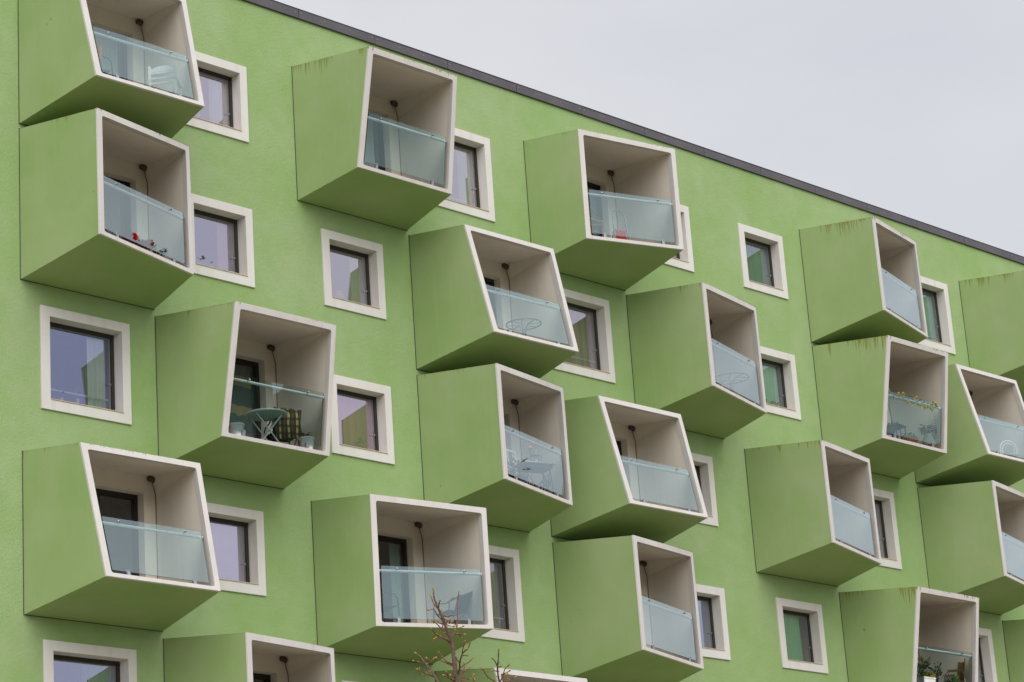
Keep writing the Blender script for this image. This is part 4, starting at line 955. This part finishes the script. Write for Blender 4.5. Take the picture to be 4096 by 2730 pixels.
# ------------------------------------------------------------------ young street tree, buds just opening
TREE=[[0.026,0.018,[[15.384,-20.259,5.667],[15.38,-20.255,5.738],[15.377,-20.252,5.807],[15.375,-20.25,5.888],[15.372,-20.247,5.964],[15.368,-20.243,6.045],[15.364,-20.238,6.081]]],
[0.016,0.006,[[15.364,-20.238,6.081],[15.349,-20.237,6.137],[15.329,-20.231,6.185],[15.309,-20.225,6.238],[15.295,-20.224,6.275],[15.278,-20.221,6.317],[15.264,-20.22,6.348],[15.248,-20.219,6.374],[15.23,-20.215,6.417],[15.214,-20.212,6.459],[15.205,-20.217,6.512]]],
[0.007,0.004,[[15.262,-20.205,6.379],[15.278,-20.149,6.419],[15.301,-20.101,6.464],[15.33,-20.058,6.514]]],
[0.006,0.004,[[15.262,-20.205,6.379],[15.215,-20.264,6.394],[15.17,-20.325,6.407]]],
[0.007,0.004,[[15.366,-20.24,6.132],[15.403,-20.228,6.16],[15.44,-20.215,6.188],[15.475,-20.199,6.238],[15.508,-20.182,6.31],[15.538,-20.161,6.394],[15.566,-20.139,6.479],[15.599,-20.122,6.563]]],
[0.006,0.004,[[15.448,-20.182,6.173],[15.513,-20.177,6.183],[15.578,-20.172,6.189]]],
[0.005,0.003,[[15.478,-20.213,6.173],[15.564,-20.157,6.165]]],
[0.005,0.003,[[15.505,-20.168,6.236],[15.576,-20.134,6.255],[15.647,-20.1,6.28]]],
[0.005,0.003,[[15.51,-20.174,6.252],[15.505,-20.132,6.287],[15.501,-20.092,6.311]]],
[0.009,0.004,[[15.353,-20.227,6.085],[15.294,-20.252,6.096],[15.235,-20.277,6.102],[15.168,-20.294,6.108],[15.102,-20.312,6.125],[15.043,-20.337,6.146]]],
[0.005,0.003,[[15.172,-20.327,6.089],[15.111,-20.336,6.084],[15.058,-20.353,6.067]]],
[0.008,0.004,[[15.357,-20.231,6.133],[15.369,-20.186,6.165],[15.376,-20.136,6.208],[15.383,-20.085,6.251],[15.39,-20.035,6.294],[15.403,-19.99,6.322]]],
[0.006,0.003,[[15.322,-20.195,6.278],[15.282,-20.189,6.307],[15.248,-20.19,6.336],[15.221,-20.197,6.365],[15.181,-20.192,6.362]]],
[0.005,0.003,[[15.315,-20.187,6.322],[15.287,-20.254,6.301],[15.262,-20.325,6.281],[15.232,-20.389,6.278]]],
[0.005,0.003,[[15.323,-20.196,6.3],[15.277,-20.292,6.257],[15.225,-20.383,6.236]]],
[0.005,0.003,[[15.316,-20.188,6.251],[15.367,-20.097,6.28],[15.426,-20.015,6.327]]],
[0.005,0.003,[[15.314,-20.187,6.219],[15.355,-20.157,6.278],[15.397,-20.128,6.32]]],
[0.005,0.003,[[15.268,-20.283,6.228],[15.251,-20.337,6.199],[15.236,-20.394,6.182]]],
[0.008,0.004,[[15.373,-20.248,5.888],[15.388,-20.177,5.919],[15.408,-20.111,5.949],[15.433,-20.05,6.001],[15.461,-19.993,6.041],[15.494,-19.941,6.065]]],
[0.006,0.003,[[15.367,-20.241,5.878],[15.387,-20.154,5.918],[15.407,-20.067,5.957],[15.43,-19.983,5.994],[15.468,-19.913,6.019]]],
[0.009,0.004,[[15.39,-20.265,5.806],[15.368,-20.315,5.849],[15.335,-20.352,5.882],[15.307,-20.395,5.909],[15.283,-20.442,5.941],[15.253,-20.484,5.973],[15.23,-20.532,6.009]]],
[0.006,0.004,[[15.283,-20.442,5.941],[15.275,-20.482,5.954],[15.271,-20.526,5.966],[15.258,-20.56,5.991]]],
[0.005,0.003,[[15.282,-20.442,5.925],[15.236,-20.538,5.903]]],
[0.006,0.004,[[15.335,-20.352,5.839],[15.383,-20.354,5.87],[15.433,-20.358,5.895],[15.482,-20.361,5.931]]],
[0.006,0.004,[[15.405,-20.281,5.907],[15.321,-20.338,5.91],[15.243,-20.401,5.918]]],
[0.008,0.004,[[15.409,-20.285,5.735],[15.471,-20.241,5.796],[15.53,-20.194,5.853],[15.588,-20.146,5.91],[15.639,-20.092,5.958]]],
[0.005,0.003,[[15.495,-20.23,5.843],[15.587,-20.182,5.876],[15.675,-20.129,5.916]]],
[0.006,0.003,[[15.494,-20.229,5.753],[15.588,-20.182,5.801],[15.691,-20.145,5.849]]],
[0.005,0.003,[[15.488,-20.223,5.79],[15.577,-20.171,5.807],[15.667,-20.12,5.813]]],
[0.007,0.003,[[15.373,-20.247,5.749],[15.278,-20.293,5.754],[15.188,-20.344,5.769],[15.114,-20.411,5.771]]],
[0.006,0.003,[[15.369,-20.243,5.744],[15.236,-20.322,5.745],[15.098,-20.395,5.746]]],
[0.005,0.003,[[15.376,-20.251,5.789],[15.29,-20.305,5.771],[15.208,-20.364,5.759]]],
[0.012,0.006,[[15.418,-20.006,5.747],[15.434,-19.969,5.794],[15.444,-19.925,5.851],[15.453,-19.88,5.909],[15.462,-19.835,5.956],[15.47,-19.79,5.993],[15.48,-19.746,6.035],[15.498,-19.71,6.065],[15.497,-19.655,6.108]]],
[0.006,0.003,[[15.49,-19.792,5.991],[15.544,-19.777,6.021],[15.604,-19.767,6.053]]],
[0.006,0.003,[[15.467,-19.769,5.994],[15.511,-19.67,6.032],[15.548,-19.564,6.066]]],
[0.005,0.003,[[15.51,-19.813,6.014],[15.534,-19.766,6.041],[15.558,-19.719,6.061]]],
[0.007,0.003,[[15.456,-19.901,5.856],[15.494,-19.796,5.898],[15.537,-19.697,5.939],[15.57,-19.587,5.987]]],
[0.005,0.003,[[15.425,-19.869,5.881],[15.571,-19.733,5.941]]],
[0.005,0.003,[[15.421,-19.865,5.879],[15.475,-19.777,5.9],[15.529,-19.689,5.919]]],
[0.01,0.005,[[15.354,-20.805,5.599],[15.32,-20.827,5.63],[15.286,-20.849,5.691],[15.258,-20.878,5.746],[15.237,-20.913,5.8],[15.213,-20.946,5.858]]],
[0.006,0.003,[[15.272,-20.864,5.755],[15.225,-20.887,5.783],[15.178,-20.91,5.798]]],
[0.006,0.003,[[15.281,-20.873,5.619],[15.278,-20.918,5.672],[15.264,-20.951,5.707],[15.257,-20.992,5.727]]],
[0.005,0.003,[[15.304,-20.897,5.689],[15.285,-20.949,5.685],[15.264,-21.0,5.687]]],
[0.006,0.003,[[15.263,-20.854,5.604],[15.214,-20.861,5.63],[15.162,-20.864,5.646],[15.114,-20.872,5.677],[15.076,-20.891,5.701],[15.039,-20.91,5.702]]],
[0.006,0.003,[[15.291,-20.884,5.606],[15.368,-20.868,5.631],[15.438,-20.844,5.657],[15.512,-20.824,5.688]]],
[0.005,0.003,[[15.307,-20.899,5.62],[15.394,-20.846,5.669],[15.47,-20.781,5.719]]],
[0.005,0.003,[[15.273,-20.864,5.708],[15.221,-20.883,5.708],[15.17,-20.902,5.701]]],
[0.005,0.003,[[15.272,-20.864,5.745],[15.216,-20.95,5.732]]],
[0.006,0.003,[[15.488,-20.367,5.689],[15.414,-20.434,5.709],[15.338,-20.499,5.722]]]]
root=empty('young_tree',(15.40,-20.27,0),0,'bare young tree with reddish twigs and opening yellow buds in front of the facade','tree')
b0=V(15.40,-20.27,0)
def smooth(P):
    P=[Vector(p) for p in P]
    if len(P)<3: return P
    o=[]
    for i in range(len(P)-1):
        p0=P[max(i-1,0)];p1=P[i];p2=P[i+1];p3=P[min(i+2,len(P)-1)]
        for t in (0,.34,.67): o.append(.5*((2*p1)+(p2-p0)*t+(2*p0-5*p1+4*p2-p3)*t*t+(3*p1-p0-3*p2+p3)*t*t*t))
    return o+[P[-1]]
m=MB(); P0=Vector(TREE[0][2][0]); m.tube([b0-b0,V(.01,.0,1.5),V(-.01,.01,3.2),V(-.005,0,4.6),P0-b0],[.055,.05,.042,.034,.027],10)
m.tube([p-b0 for p in smooth(TREE[0][2])],[.023-.007*i/18 for i in range(19)],10); obj('trunk',m,M['bark'],root,True)
budp=[]
for bi,(r0,r1,ps) in enumerate(TREE[1:]):
    P=smooth(ps); n=len(P)
    if bi in (31,38):  # main stems of the side leaders: carry them down to the trunk
        P=[V(15.385,-20.26,4.3 if bi==31 else 4.0),P[0].lerp(V(15.385,-20.26,4.6),.55)+V(0,0,.12)]+P; n=len(P)
    if bi==len(TREE)-2: P=[V(15.385,-20.26,5.2)]+P; n=len(P)
    m=MB(); rr=[r0+(r1-r0)*i/(n-1) for i in range(n)]; rr=[a*(1+.12*math.sin(i*2.1)) for i,a in enumerate(rr)]; m.tube([p-b0 for p in P],rr,7)
    obj('branch',m,M['bark'] if r0>=.010 else M['twig'],root,True)
    d_=(P[-1]-P[-2]).normalized(); budp.append((P[-1],d_,1.25))
    L_=0
    for i in range(2,n-1):
        L_+=(P[i]-P[i-1]).length
        if L_>.045 and r0<.017:
            if random.random()<.62:
                s_=V(random.gauss(0,1),random.gauss(0,1),random.gauss(.3,.6)).normalized(); budp.append((P[i],((P[i]-P[i-1]).normalized()*.6+s_).normalized(),random.uniform(.65,1)))
            L_=0
# lower boughs, outside the picture but part of the tree
for i in range(12):
    a=i*2.4; z=2.6+.22*i; L_=1.5-.07*i; p=V(0,0,z); pts=[p,p+V(math.cos(a)*L_*.4,math.sin(a)*L_*.4,L_*.28),p+V(math.cos(a)*L_*.8,math.sin(a)*L_*.8,L_*.62)] if z+L_*.62<5.0 else [p,p+V(math.cos(a)*.5,math.sin(a)*.5,.2)]
    m=MB(); m.tube(pts,[.014,.010,.004][:len(pts)],6); obj('branch',m,M['bark'],root,True)
def bud_mesh(mat,k):
    m=MB(); m.lathe([(.0012,-.004),(.0048,.003),(.0062,.009),(.0045,.016),(.0012,.021)],7)
    if k:
        for j in range(3): m.leaf(V(0,0,.010),V(math.cos(j*2.1),math.sin(j*2.1),1.6),.016,.007)
    return m.mesh('bud',[mat],True)
bm_=[bud_mesh(M['bud'],1),bud_mesh(M['budpink'],0),bud_mesh(M['bud'],0)]
for i,(p,d_,s_) in enumerate(budp[:299]):
    o=link('bud',bm_[(0,2,0,1,2)[i%5]],root,p-b0+d_*.003); o.rotation_euler=d_.to_track_quat('Z','Y').to_euler(); s_*=1.1; o.scale=(s_,s_,s_*1.1)
